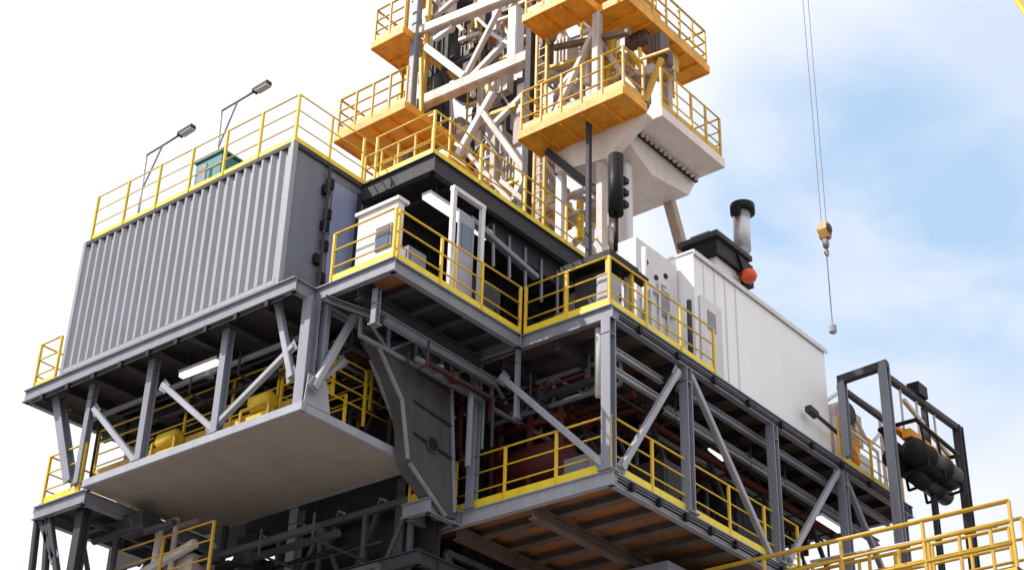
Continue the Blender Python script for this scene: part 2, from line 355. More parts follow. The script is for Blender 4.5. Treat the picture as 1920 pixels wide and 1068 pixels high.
br('pale diagonal near the left end of the tray', (180, 770), (252, 862), x=17.35)
br('pale diagonal rising right from the heavy column to the platform corner', (592, 720), (692, 545), .13, y=18.9)
br('pale diagonal falling right across the tray bay to its right end', (690, 650), (768, 850), .13, y=19.3)
br('shorter pale diagonal crossing beside the heavy column', (590, 725), (640, 680), .09, y=19.2)
column('short grey post under the middle of the corner platform', *(at(706, 560, y=18.0).xy), 13.6, ZU - .28, .12)
tag(obj('platform_girder', M().ibeam(at(700, 585, y=18.2), at(930, 720, y=18.2), .12, .18), 'steel'), 'grey girder hung below the corner platform running to the right', 'beam')
tag(obj('platform_girder', M().ibeam(at(610, 560, y=18.9), at(720, 600, y=17.9), .1, .14), 'steel_dark'), 'dark short girder below the left side of the corner platform', 'beam')

# ------------------------------------------------------------------ corrugated container
x0, x1, y0, y1, z0, z1 = 17.15, 20.1, 19.87, 26.38, 14.78, 18.0
t = thing('corrugated_module', 'large corrugated grey steel module with yellow rails on its roof', 'container', (x0, y0, z0))
def corr(along, fixed, a0, a1, zz0, zz1, per, dep, sgn):
    m = M(); n = int((a1 - a0) / per); per = (a1 - a0) / n; pts = []
    for i in range(n):
        s = a0 + i * per
        pts += [(s, 0), (s + per * .20, 0), (s + per * .5, dep), (s + per * .70, dep)]
    pts.append((a1, 0)); vs = []
    for (s, d) in pts:
        for z_ in (zz0, zz1):
            vs.append((fixed + sgn * d, s, z_) if along == 'y' else (s, fixed + sgn * d, z_))
    for k in range(len(pts) - 1): m.f.append((2 * k, 2 * k + 1, 2 * k + 3, 2 * k + 2))
    m.v = [V(v) for v in vs]; return m
obj('corrugated_wall', corr('y', x0, y0 + .1, y1 - .1, z0 + .13, z1 - .12, .245, .07, 1), 'container', t)
obj('corrugated_wall', corr('y', x1, y0 + .1, y1 - .1, z0 + .13, z1 - .12, .27, .07, -1), 'container', t)
obj('corrugated_wall', corr('x', y1, x0 + .1, x1 - .1, z0 + .13, z1 - .12, .27, .05, -1), 'container', t)
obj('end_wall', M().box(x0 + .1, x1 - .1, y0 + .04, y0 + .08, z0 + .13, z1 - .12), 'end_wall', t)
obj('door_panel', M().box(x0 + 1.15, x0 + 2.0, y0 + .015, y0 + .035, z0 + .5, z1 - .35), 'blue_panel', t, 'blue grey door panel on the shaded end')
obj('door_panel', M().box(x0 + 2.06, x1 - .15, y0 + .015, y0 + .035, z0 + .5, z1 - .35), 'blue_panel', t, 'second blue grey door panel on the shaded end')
for k in range(4): obj('hinge', M().box(x0 + .98, x0 + 1.14, y0 - .02, y0 + .03, z0 + .5 + k * .72, z0 + .72 + k * .72), 'black', t)
obj('roof', M().box(x0 + .05, x1 - .05, y0 + .05, y1 - .05, z1 - .06, z1 - .01), 'steel_dark', t)
for (xa, ya) in ((x0 + .05, y0 + .05), (x1 - .05, y0 + .05), (x0 + .05, y1 - .05), (x1 - .05, y1 - .05)):
    obj('corner_post', M().bar((xa, ya, z0), (xa, ya, z1), .12, .12), 'container', t)
for zz, mt in ((z0 + .065, 'container'), (z1 - .06, 'steel_dark')):
    for a, b in (((x0 + .05, y0 + .11), (x0 + .05, y1 - .11)), ((x1 - .05, y0 + .11), (x1 - .05, y1 - .11)), ((x0 + .11, y0 + .05), (x1 - .11, y0 + .05)), ((x0 + .11, y1 - .05), (x1 - .11, y1 - .05))):
        obj('frame_rail', M().bar((*a, zz), (*b, zz), .115, .125), mt, t)
for k in range(5):
    obj('foot_block', M().box(x0 - .02, x0 + .2, y0 + .3 + k * 1.4, y0 + .62 + k * 1.4, ZU + .004, z0 - .001), 'black', t)
# lamps and boxes on the module roof
def lamp_post(label, base, top, tip):
    t = thing('boom_lamp', label, 'lamp', base, 'two boom lamps on the module roof')
    base, top, tip = V(base), V(top), V(tip)
    obj('post', M().tube(base, top, .03), 'galvanised', t, smooth=True)
    obj('arm', M().tube(top, tip, .026), 'steel', t, smooth=True)
    mid = top.lerp(tip, .45); obj('strut', M().tube(base.lerp(top, .55), mid, .02), 'steel', t)
    d = (tip - top).normalized()
    h = obj('lamp_head', M().bar(tip - d * .1, tip + d * .35, .15, .1), 'steel_dark', t)
    obj('lens', M().bar(tip + V((0, 0, -.065)), tip + d * .35 + V((0, 0, -.065)), .15, .02), 'white', h)
    obj('base_plate', M().box(base.x - .1, base.x + .1, base.y - .1, base.y + .1, base.z, base.z + .02), 'steel', t)
lamp_post('left grey boom lamp leaning over the module roof', (17.6, 25.2, 18.0), (17.6, 25.28, 20.1), (17.6, 24.1, 20.2))
lamp_post('right taller grey boom lamp near the module corner', (17.6, 22.75, 18.0), (17.6, 22.85, 20.25), (17.6, 21.75, 20.32))
t = thing('roof_cabinet', 'teal cabinet standing on the module roof behind the rail', 'cabinet', (17.75, 22.9, 18.0))
obj('body', M().box(17.5, 18.0, 22.5, 23.3, 18.0, 19.0), 'teal', t); obj('door', M().box(17.485, 17.5, 22.95, 23.2, 18.1, 18.9), 'steel', t); obj('lid', M().box(17.46, 18.04, 22.45, 23.35, 19.0, 19.05), 'teal', t)
t = thing('roof_unit', 'small rust red and teal pump beside the teal roof cabinet', 'pump', (17.8, 22.4, 18.0))
obj('motor', M().lathe((17.75, 21.8, 18.35), [(.16, 0), (.2, .03), (.2, .45), (.12, .5)], 14, 'y'), 'dark_red', t, smooth=True)
obj('base', M().box(17.55, 17.95, 21.7, 22.4, 18.0, 18.12), 'teal', t)
t = thing('roof_vent', 'low grey vent near the front corner of the module roof', 'vent', (17.6, 20.9, 18.0))
obj('hood', M().box(17.45, 17.85, 20.7, 21.2, 18.15, 18.35), 'steel', t); obj('neck', M().box(17.52, 17.78, 20.78, 21.12, 18.0, 18.15), 'steel_dark', t)

# ------------------------------------------------------------------ corner platform: cabin, door frame, bulkheads
t = thing('control_cabin', 'slim white control booth with blue window behind the platform rails', 'cabin', (17.75, 17.7, ZU))
obj('body', M().box(17.85, 18.02, 17.62, 18.62, ZU + .1, 16.1), 'white', t)
wn = obj('window', M().box(17.82, 17.848, 17.72, 18.12, 15.15, 15.65), 'steel', t); obj('pane', M().box(17.805, 17.819, 17.76, 18.08, 15.19, 15.61), 'glass', wn)
obj('roof', M().box(17.8, 18.1, 17.57, 18.68, 16.1, 16.17), 'white', t)
obj('skirt', M().box(17.88, 17.99, 17.66, 18.58, ZU, ZU + .1), 'steel_dark', t)
t = thing('door_frame', 'tall white door frame between corner platform and roof deck', 'door frame', (19.1, 17.5, ZU))
for x in (19.25, 20.1): obj('jamb', M().bar((x, 17.52, ZU), (x, 17.52, 17.0), .1, .1), 'white', t)
obj('lintel', M().bar((19.2, 17.52, 17.05), (20.15, 17.52, 17.05), .12, .1), 'white', t)
obj('door', M().box(19.55, 20.0, 17.62, 17.66, ZU + .1, 16.75), 'steel_light', t, 'grey door leaf with a dark window'); 
obj('window', M().box(19.62, 19.93, 17.6, 17.618, 15.9, 16.5), 'glass', t)
obj('yellow_edge', M().bar((19.45, 17.6, ZU), (19.45, 17.6, 15.9), .08, .06), 'yellow', t)
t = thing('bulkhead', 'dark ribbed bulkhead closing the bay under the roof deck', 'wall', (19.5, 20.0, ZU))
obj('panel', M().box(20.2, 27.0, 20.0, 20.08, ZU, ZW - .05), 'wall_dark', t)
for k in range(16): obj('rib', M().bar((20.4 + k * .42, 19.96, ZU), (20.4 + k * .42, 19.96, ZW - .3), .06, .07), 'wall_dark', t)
t = thing('windwall', 'grey sheet wall leaning under the right side of the roof deck', 'wall', (21.5, 18.2, 15))
obj('panel', M().prism([at(905, 430, y=18.25), at(1060, 545, y=18.25), at(1110, 520, y=18.25), at(940, 395, y=18.25)], (0, .06, 0)), 'steel_dark', t)
obj('frame', M().bar(at(880, 410, y=18.2), at(1005, 520, y=18.2), .16, .12), 'steel', t)
for k in range(5): obj('stud', M().bar(at(925 + k * 30, 420 + k * 22, y=18.2), at(925 + k * 30, 500 + k * 22, y=18.2), .05, .05), 'steel', t)
lightfix('pair of long white lamps beneath the roof deck corner', (19.3, 18.3, 17.2), (21.2, 18.3, 17.2), .2)
for i, (a, b) in enumerate((((340, 705), (410, 678)), ((1040, 755), (1140, 727)), ((1320, 830), (1358, 860)))):
    lightfix(['lit tube lamp above the plated tray, left of the heavy column', 'lit tube lamp left of the corner column under the upper deck', 'lit tube lamp right of the corner column'][i], at(*a, z=14.1), at(*b, z=14.1))
lightfix('lit tube lamp low between the second and third columns', at(1535, 970, z=13.4), at(1575, 995, z=13.4))
lightfix('faint tube lamp far inside below the plated tray', at(500, 1045, z=11.2), at(520, 1042, z=11.2), .1)

# vertical lit white pipe left of the corner column
tag(obj('vent_pipe', M().tube((21.35, 15.62, 12.9), (21.35, 15.62, 14.3), .07, 12), 'white', smooth=True), 'short white pipe just left of the corner column', 'pipe')

# ------------------------------------------------------------------ interior bulkheads and clutter between the decks
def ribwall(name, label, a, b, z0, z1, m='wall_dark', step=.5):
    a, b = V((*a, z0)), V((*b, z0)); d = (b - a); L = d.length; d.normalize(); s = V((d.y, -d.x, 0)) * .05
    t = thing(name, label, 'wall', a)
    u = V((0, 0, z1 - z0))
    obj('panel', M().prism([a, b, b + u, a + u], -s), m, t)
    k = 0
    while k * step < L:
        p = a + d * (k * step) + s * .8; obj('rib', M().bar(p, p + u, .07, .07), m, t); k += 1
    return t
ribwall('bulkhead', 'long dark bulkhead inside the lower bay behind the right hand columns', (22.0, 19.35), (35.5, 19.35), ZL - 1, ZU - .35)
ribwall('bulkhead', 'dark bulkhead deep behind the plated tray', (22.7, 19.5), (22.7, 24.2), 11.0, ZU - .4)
ribwall('bulkhead', 'added dark backing wall beneath the right end of the plated tray', (20.9, 19.0), (20.9, 24.3), 7.0, 14.2)  # added as dark backing, hides the sky so the bay stays dark
ribwall('bulkhead', 'added dark backing wall behind the left end of the plated tray', (21.6, 24.4), (21.6, 27.5), 12.2, 16.0)  # this and the next wall are added backing to darken the left bay
ribwall('bulkhead', 'narrow added dark backing wall farthest back behind the left end columns', (21.8, 28.5), (21.8, 30.1), 12.6, 16.0)
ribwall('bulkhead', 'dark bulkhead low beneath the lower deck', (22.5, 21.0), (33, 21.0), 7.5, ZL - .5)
# leg trunk
t = thing('grey_trunk', 'dark grey plated trunk with round black opening between the two bays', 'duct', (20.5, 18.6, 10.6))
tp = [(705, 640), (848, 640), (856, 972), (834, 968), (806, 925), (778, 886), (764, 862), (762, 800), (752, 750), (735, 700)]
obj('body', M().prism([at(*p, y=18.65) for p in tp], (0, .3, 0)), 'trunk_plate', t)
c = at(812, 832, y=18.6); obj('opening', M().lathe((c.x, c.y - .01, c.z), [(.13, 0), (.13, .05)], 20, 'y'), 'black', t); obj('collar', M().lathe((c.x, c.y + .0, c.z), [(.16, 0), (.16, .03)], 20, 'y'), 'trunk_plate', t)  # opening is a solid disc, the dark inside the hole painted black
for (a, b) in (((768, 868), (834, 966)), ((708, 645), (754, 750)), ((754, 750), (765, 860)), ((845, 650), (852, 960))):
    obj('edge_angle', M().bar(at(*a, y=18.62), at(*b, y=18.62), .07, .05), 'steel', t)
for k in range(3): obj('band', M().bar(at(776, 690 + k * 60, y=18.62), at(846, 738 + k * 60, y=18.62), .05, .03), 'trunk', t)
q0 = at(765, 945, z=ZL)
deck('side_walkway', 'short walkway stub left of the grey trunk with yellow edge', q0.x, q0.x + .8, q0.y - .5, q0.y + .05, ZL, plate='soffit_orange', beams='steel_dark', girders=0, js=.5)
rail('short dull yellow guardrail left of the grey trunk', [(q0.x + .04, q0.y + .0, ZL), (q0.x + .04, q0.y - .45, ZL)], m='ochre', toe_m='ochre', step=.8)
tag(obj('red_riser_pipe', M().path([(21.3, 18.9, 14.2), (21.3, 18.9, 12.7), (21.6, 18.9, 12.2)], .06), 'dark_red', smooth=True), 'dull red riser pipe beside the grey trunk', 'pipe')
# yellow machines on the tray
for i, (px, py, s) in enumerate(((500, 765, 1.0), (330, 825, .9))):
    c = at(px, py, x=18.3)
    t = thing('yellow_compressor', ['yellow compressor on the tray, left of the heavy column', 'yellow compressor on the tray, under the middle of the module'][i], 'compressor', (18.3, c.y, 12.05), 'yellow machines on the tray')
    obj('housing', M().box(18.0, 18.8, c.y - .5 * s, c.y + .5 * s, 12.18, 12.18 + .6 * s), 'yellow', t)
    obj('tank', M().lathe((18.1, c.y - .4 * s, 12.3 + .7 * s), [(.1, 0), (.2, .06), (.2, .5), (.1, .56)], 16, 'y'), 'yellow', t, smooth=True)
    obj('pipework', M().path([(17.95, c.y - .45 * s, 12.2), (17.95, c.y - .45 * s, 12.9), (17.95, c.y + .3 * s, 12.9), (17.95, c.y + .3 * s, 12.3)], .035), 'ochre', t)
    obj('grille', M().box(17.98, 17.998, c.y - .35 * s, c.y, 12.3, 12.6), 'black', t)
    obj('skid', M().box(17.9, 18.9, c.y - .6 * s, c.y + .6 * s, 12.04, 12.17), 'steel_dark', t)
# red pump set behind lower deck rail
t = thing('red_pump_skid', 'dull dark red pump skid behind the lower deck rail', 'pump', (22.6, 18.0, ZL))
obj('frame', M().box(22.3, 23.2, 17.2, 19.0, ZL, ZL + .2), 'dark_red', t)
obj('tank', M().lathe((22.7, 17.3, 12.6), [(.25, 0), (.45, .08), (.45, 1.4), (.25, 1.48)], 18, 'y'), 'dark_red', t, smooth=True)
for k in range(3): obj('upright', M().bar((22.4, 17.3 + k * .75, ZL + .2), (22.4, 17.3 + k * .75, 13.6), .1), 'dark_red', t)
obj('manifold', M().path([(22.4, 17.2, 13.4), (22.4, 19.0, 13.4), (22.4, 19.0, 12.0)], .07), 'dark_red', t, smooth=True)
# pipe racks
def rack(label, n, axis, x, y, z, L, spread, ms=('steel_dark', 'steel_dark', 'steel', 'dark_red', 'black')):
    t = thing('pipe_rack', label, 'pipes', (x, y, z), 'pipe racks under the decks')
    for k in range(n):
        r = random.choice((.03, .045, .06, .08)); o = spread * (k + .5) / n; zz = z + random.uniform(-.08, .25)
        m = M()
        if axis == 'x':
            a = V((x + random.uniform(0, .5), y + o, zz)); b = V((x + L - random.uniform(0, 1.5), y + o, zz))
        else:
            a = V((x + o, y + random.uniform(0, .5), zz)); b = V((x + o, y + L - random.uniform(0, 1.5), zz))
        e = b + V((0, 0, random.choice((-1.0, -.5, .5, -1.6))))
        m.path([a, b, e], r, 8); m.lathe(a.lerp(b, .4) - V((0, 0, r * 1.6)) , [(r * 1.6, 0), (r * 1.6, r * 3.2)], 8)
        obj('pipe', m, random.choice(ms), t, smooth=False)
    for k in range(int(L / 1.4)):
        s = .3 + k * 1.4
        p, q = ((x + s, y, z - .14), (x + s, y + spread, z - .14)) if axis == 'x' else ((x, y + s, z - .14), (x + spread, y + s, z - .14))
        obj('hanger', M().path([V(p) + V((0, 0, .5)), p, q, V(q) + V((0, 0, .5))], .025, 6), 'steel_dark', t)
rack('pipes under the container deck, over the plated tray', 7, 'y', 17.9, 19.9, 13.85, 6.5, 1.6)
rack('pipes under the container deck, further inside', 7, 'y', 20.2, 19.9, 13.6, 6.0, 1.8)
rack('pipes crossing under the corner platform', 6, 'x', 18.2, 19.2, 13.9, 4.4, 1.0)
rack('pipes under the upper deck left of the corner column', 8, 'y', 21.7, 15.8, 13.7, 4.6, 2.2)
rack('pipes under the upper deck right of the corner column', 8, 'x', 24.0, 15.9, 13.75, 8.5, 1.5)
rack('pipes low behind the right hand columns', 7, 'x', 23.5, 17.4, 12.9, 9.0, 1.4)
rack('pipes beneath the lower deck', 7, 'y', 19.0, 20.0, 10.6, 7.5, 3.0, ('steel_dark', 'black'))
rack('pipes beneath the lower deck running right', 6, 'x', 21.5, 19.5, 10.4, 8.5, 1.5, ('steel_dark', 'black'))
# cabinets and valves inside the bays
def cab(label, x, y, z, a, b, h, m='steel', d='black'):
    t = thing('equipment_box', label, 'cabinet', (x, y, z), 'equipment boxes inside the bays')
    obj('body', M().box(x, x + a, y, y + b, z + .06, z + h), m, t)
    obj('door', M().box(x + a * .12, x + a * .88, y - .02, y, z + .15, z + h * .9), m, t)
    obj('side_panel', M().box(x - .02, x, y + b * .12, y + b * .88, z + .15, z + h * .9), m, t)
    obj('handle', M().bar((x + a * .78, y - .035, z + h * .45), (x + a * .78, y - .035, z + h * .6), .03), d, t)
    obj('plinth', M().box(x + .03, x + a - .03, y + .03, y + b - .03, z, z + .06), 'black', t)
cab('grey green box at the outer corner of the upper deck behind rails', 21.5, 15.48, ZU, .4, .3, .95, 'steel_light')
cab('tall dark box inside the lower bay beside the first column', 24.3, 16.2, ZL, .7, .8, 1.6, 'steel_dark')
cab('dark low box inside the lower bay near the second column', 27.3, 16.4, ZL, 1.4, .8, 1.2, 'steel_dark')
cab('grey box inside the lower bay behind the corner column', 22.0, 16.3, ZL, .8, .6, .9, 'steel')
cab('dark wide box hung in the bay near the third column', 28.3, 17.0, 12.9, 1.8, .8, 1.0, 'steel_dark')
cab('dark box on the corner platform beside the door frame', 20.6, 18.0, ZU, .7, .5, 1.3, 'steel_dark')
cab('blue grey box on the platform behind the rails', 18.7, 18.1, ZU, .5, .4, 1.1, 'steel')
# secondary truss inside the right bay
for i in range(4):
    x = 24.2 + i * 2.1
    brace(f'dim inner diagonal of the right bay, {["nearest", "second", "third", "farthest"][i]} from the corner column', (x, 16.6, 14.2), (x + 1.9, 16.6, 11.5), .09, 'steel_dark')
for i, (yy, zz) in enumerate(((15.6, 14.12), (15.9, 13.7))):
    tag(obj('inner_beam', M().ibeam((23.9, yy, zz), (32.7, yy, zz), .1, .14), 'steel'), ['grey beam running just under the long edge of the upper deck', 'second grey beam, lower and further inside, under the long edge'][i], 'beam')

# ------------------------------------------------------------------ white module on the upper deck
t = thing('white_module', 'large plain white module on the upper deck below the black hood', 'building', (24.6, 15.65, ZU))
X0, X1, Y0, Y1, Z1 = 24.7, 30.22, 15.62, 19.0, 17.6
obj('walls', M().box(X0, X1, Y0, Y1, ZU + .05, Z1), 'white_wall', t)
obj('roof', M().box(X0 - .03, X1 + .03, Y0 - .03, Y1 + .03, Z1 + .002, Z1 + .05), 'white', t)
for k in range(4): obj('panel_seam', M().box(X0 + .35 + k * .42, X0 + .39 + k * .42, Y0 - .014, Y0, ZU + .2, Z1 - .05), 'white', t)
dr = obj('door', M().box(X0 + .15, X0 + .95, Y0 - .05, Y0 - .015, ZU + .15, ZU + 2.0), 'white', t); obj('window', M().box(X0 + .4, X0 + .7, Y0 - .065, Y0 - .051, ZU + 1.3, ZU + 1.75), 'steel', dr)
obj('skirt', M().box(X0 + .05, X1 - .05, Y0 + .05, Y1 - .05, ZU, ZU + .05), 'steel_dark', t)
t = thing('white_module', 'smaller white module with pipework behind the corner rails', 'building', (23.2, 15.9, ZU))
obj('walls', M().box(23.15, 24.65, 16.0, 16.5, ZU + .05, 17.35), 'white', t)
for k in range(3): obj('port', M().lathe((23.5 + .35 * k, 15.99, 16.9 - .2 * (k % 2)), [(.06, -.02), (.06, .01)], 12, 'y'), 'black', t)
obj('panel', M().box(23.9, 24.3, 15.97, 15.998, 15.9, 16.5), 'steel', t)
for k in range(4): obj('conduit', M().path([(23.3 + .3 * k, 15.95, ZU), (23.3 + .3 * k, 15.95, 16.0 + .3 * (k % 3)), (23.55 + .3 * k, 15.95, 16.0 + .3 * (k % 3))], .03), 'galvanised' if k % 2 else 'white', t)
for k, (x, y, z) in enumerate(((22.45, 15.75, 16.35), (23.0, 15.7, 16.9), (24.3, 15.5, 16.2))):
    tag(obj('riser_pipe', M().tube((x, y, ZU), (x, y, z), .055, 10), 'white' if k < 2 else 'steel_dark', smooth=True), ['white riser pipe just right of the deck corner', 'second white riser pipe, taller, before the small module', 'dark riser pipe before the big white module'][k], 'pipe')

# black hood with exhaust
c0, c1 = at(1340, 432, y=15.8), at(1340, 472, y=15.8)
t = thing('intake_hood', 'black angular hood on the white module roof corner', 'vent', (25.9, 15.8, 17.66))
obj('body', M().box(25.88, 27.2, 15.75, 16.65, 18.2, 18.62), 'black', t)
obj('lid', M().prism([(25.8, 15.68, 18.62), (27.26, 15.68, 18.62), (27.26, 16.72, 18.62), (25.8, 16.72, 18.62)], (0, 0, .12)), 'steel_dark', t)
obj('peak', M().box(26.0, 26.5, 16.0, 16.5, 18.74, 18.92), 'steel', t)
obj('side_cowl', M().prism([(26.7, 15.7, 18.55), (27.3, 15.7, 18.5), (27.3, 15.7, 17.95), (27.05, 15.7, 17.95)], (0, .5, 0)), 'black', t)
obj('neck', M().box(26.0, 27.0, 15.85, 16.55, 17.65, 18.2), 'white', t)
t = thing('exhaust_stack', 'silver exhaust pipe with black cap above the black hood', 'chimney', (27.3, 16.2, 18.7))
a = at(1392, 470, y=16.1); b = at(1390, 392, y=16.1)
obj('pipe', M().tube(a, b, .2, 20), 'galvanised', t, smooth=True)
obj('cap', M().lathe((b.x + .05, b.y, b.z), [(.24, -.12), (.29, -.1), (.29, .12), (.22, .16)], 20), 'black', t, smooth=True)
obj('spout', M().bar((b.x - .32, b.y, b.z - .2), (b.x - .05, b.y, b.z - .12), .2, .22), 'black', t)
c = at(1404, 517, y=15.6)
t = thing('warning_lamp', 'small red orange lamp at the right end of the black hood', 'lamp', c)
obj('globe', M().lathe((c.x, c.y, c.z - .16), [(.05, 0), (.15, .05), (.19, .16), (.15, .27), (.05, .32)], 16), 'red_orange', t, smooth=True)
obj('bracket', M().bar((c.x - .25, c.y + .15, c.z), (c.x, c.y, c.z), .05), 'black', t)

# ------------------------------------------------------------------ gear below the tower
z = 20.86
t = thing('black_hoist_cylinder', 'thick black vertical cylinder hanging beneath the tower box', 'cylinder', (23.2, 16.5, 18.1))
obj('barrel', M().tube(at(1155, 292, y=16.5), at(1155, 402, y=16.5), .16, 18), 'black', t, smooth=True)
obj('rod', M().tube(at(1155, 402, y=16.5), at(1155, 470, y=16.5), .05, 12), 'black', t, smooth=True)
for k in range(3): p = at(1172, 340 + k * 22, y=16.45); obj('clamp', M().box(p.x - .1, p.x + .06, p.y - .06, p.y + .06, p.z - .06, p.z + .06), 'black', t)
t = thing('black_platform', 'flat black plate above the deck corner rails', 'platform', (22.3, 15.8, 16.3))
obj('plate', M().box(21.55, 22.5, 15.5, 16.7, 15.95, 16.1), 'black', t)
obj('arm', M().bar((22.5, 15.6, 16.0), (22.85, 15.6, 15.98), .2, .16), 'black', t)
obj('body', M().box(21.9, 22.4, 15.9, 16.6, ZU + .3, 15.95), 'steel_dark', t)
for (x, y) in ((21.62, 15.6), (22.4, 15.6), (21.62, 16.6), (22.4, 16.6)): obj('leg', M().bar((x, y, ZU), (x, y, 15.95), .08), 'ochre', t)

# ------------------------------------------------------------------ tower
T = thing('derrick_tower', 'cream and grey steel drilling tower rising above the roof deck', 'tower', (24, 16.6, ZW))
def seg(name, p, q, w, m, x=24.0, h=None):
    return obj(name, M().bar(at(*p, x=x), at(*q, x=x), w, h or w), m, T)
def vleg(name, px, y_top, y_bot, w, m, x=24.0, h=None):
    b = at(px, y_bot, x=x); a = at(px, y_top, x=x)
    return obj(name, M().bar((x, b.y, b.z), (x, b.y, a.z), w, h or w), m, T)
TOP = -60
obj('corner_leg', M().ibeam((24, 19.55, 17.95), (24, 19.55, 27.5), .16, .3, .03, up=(1, 0, 0)), 'steel_dark', T)
obj('ladder_rail', M().bar((23.95, 19.35, 18.0), (23.95, 19.35, 27.5), .07), 'ochre', T)
obj('ladder_rail', M().bar((23.95, 19.05, 18.0), (23.95, 19.05, 24.5), .07), 'ochre', T)
for k in range(26): obj('rung', M().bar((23.95, 19.09, 18.2 + k * .24), (23.95, 19.31, 18.2 + k * .24), .03), 'ochre', T)
vleg('leg', 763, TOP, 300, .2, 'steel', 24.0)
vleg('leg', 785, TOP, 300, .13, 'ochre', 24.1)
vleg('leg', 812, 150, 300, .2, 'steel_dark', 24.3)
vleg('leg', 740, TOP, 330, .1, 'ochre', 24.6)
vleg('panel_column', 965, 20, 130, .34, 'white', 24.3, .3)
vleg('panel_column', 930, -60, 60, .2, 'cream', 24.8)
vleg('panel_column', 850, 55, 110, .16, 'steel_dark', 24.5)
vleg('panel_column', 845, -60, 40, .22, 'cream', 24.9)
seg('girder', (795, 192), (992, 108), .28, 'cream', 24.05, .34)
seg('girder', (790, 60), (992, -20), .26, 'cream', 24.1, .3)
seg('brace', (800, 90), (872, 145), .2, 'white', 24.05)
seg('brace', (872, 145), (935, 20), .13, 'cream', 24.05)
seg('brace', (815, 75), (850, 50), .14, 'white', 24.15)
seg('brace', (900, -40), (800, 45), .13, 'cream', 24.3)
seg('brace', (905, 210), (985, 320), .16, 'cream', 24.2)
seg('brace', (860, 290), (925, 175), .18, 'white', 24.2)
seg('brace', (985, 175), (925, 235), .14, 'white', 24.3)
seg('brace', (880, 20), (985, 120), .1, 'steel', 25.0)
vleg('inner_column', 975, 165, 420, .26, 'white', 24.6)
vleg('inner_column', 895, 175, 380, .2, 'cream', 24.9)
vleg('inner_column', 945, 250, 420, .2, 'white', 25.2)
vleg('inner_column', 925, 255, 350, .18, 'tan', 24.5)
vleg('inner_column', 1010, 240, 430, .14, 'cream', 24.4)
vleg('inner_column', 885, 285, 320, .26, 'black', 24.8)
# back frame of the tower gives it depth
for (yy, xx) in ((19.55, 27.4), (23.6, 27.4), (21.5, 27.6)):
    obj('leg', M().bar((xx, yy, 17.95), (xx, yy, 31), .26), 'cream', T)
for k in range(5):
    zz = 19.3 + k * 2.4
    obj('girder', M().bar((27.4, 19.55, zz), (27.4, 23.6, zz), .2, .26), 'cream', T)
    obj('girder', M().bar((24.1, 19.55, zz), (27.4, 19.55, zz), .18, .24), 'cream', T)
    obj('girder', M().bar((24.1, 23.6, zz), (27.4, 23.6, zz), .18, .24), 'ochre', T)
    obj('brace', M().bar((27.4, 19.7 if k % 2 else 23.5, zz), (27.4, 23.5 if k % 2 else 19.7, zz + 2.4), .15), 'cream', T)
    obj('brace', M().bar((24.1 if k % 2 else 27.3, 19.55, zz), (27.3 if k % 2 else 24.1, 19.55, zz + 2.4), .14), 'cream', T)
# mass of equipment inside the tower
def jumble(x0, x1, y0, y1, z0, z1, n, ms, seed, name='fitting'):
    rnd = random.Random(seed)
    for k in range(n):
        x, y, z_ = rnd.uniform(x0, x1), rnd.uniform(y0, y1), rnd.uniform(z0, z1); m = M(); q = rnd.random()
        if q < .35: L = rnd.uniform(.5, 1.8); m.tube((x, y, z_), (x, y, z_ + L), rnd.uniform(.03, .09), 8)
        elif q < .55: L = rnd.uniform(.5, 1.6); m.bar((x, y, z_), (x, y + L, z_), rnd.uniform(.06, .14))
        elif q < .7: L = rnd.uniform(.5, 1.6); m.bar((x, y, z_), (x + L, y, z_), rnd.uniform(.06, .14))
        elif q < .85: a, b, c_ = (rnd.uniform(.12, .4) for _ in range(3)); m.box(x, x + a, y, y + b, z_, z_ + c_); m.box(x - .02, x + a + .02, y - .02, y + b + .02, z_ + c_, z_ + c_ + .03)
        else: m.path([(x, y, z_), (x, y + .5, z_), (x, y + .5, z_ - .8), (x + .3, y + .5, z_ - .8)], .05, 8)
        obj(name, m, rnd.choice(ms), T)
jumble(24.4, 27, 19.8, 23.3, 22.5, 28, 40, ['cream', 'white', 'steel', 'steel_dark', 'ochre', 'tan', 'cream'], 3)
jumble(24.2, 26.5, 17.5, 22.8, 18.1, 21.5, 38, ['cream', 'white', 'yellow', 'tan', 'ochre', 'steel_dark', 'cream', 'white'], 5)

rnd = random.Random(21)
def mass(n, pxr, pyr, xr, ms, smin=.3, smax=1.1):
    for k in range(n):
        x = rnd.uniform(*xr); p = at(rnd.uniform(*pxr), rnd.uniform(*pyr), x=x); m = M()
        a, b, c_ = rnd.uniform(.15, .5), rnd.uniform(smin, smax), rnd.uniform(smin, smax * 1.3)
        if rnd.random() < .3: m.lathe((p.x, p.y, p.z - c_ / 2), [(b * .3, 0), (b * .38, .05), (b * .38, c_), (b * .3, c_ + .06)], 14)
        else:
            m.box(p.x, p.x + a, p.y - b / 2, p.y + b / 2, p.z - c_ / 2, p.z + c_ / 2)
            for j in range(1, 4): m.bar((p.x - .02, p.y - b / 2 + b * j / 4, p.z - c_ / 2), (p.x - .02, p.y - b / 2 + b * j / 4, p.z + c_ / 2), .04)
        obj('machinery', m, rnd.choice(ms), T)
mass(28, (795, 985), (-30, 170), (25.2, 27.2), ['brown_grey', 'brown_grey', 'steel_dark', 'cream', 'soffit_orange', 'white', 'brown_grey'])
mass(12, (820, 985), (150, 250), (25.0, 26.8), ['brown_grey', 'cream', 'steel_dark', 'white', 'cream'])
mass(28, (865, 1065), (235, 450), (24.6, 26.6), ['cream', 'white', 'brown_grey', 'ochre', 'steel', 'cream', 'soffit_orange'], .25, .8)
mass(15, (1110, 1260), (50, 190), (25.0, 26.4), ['brown_grey', 'cream', 'brown_grey', 'ochre', 'brown_grey'], .25, .7)
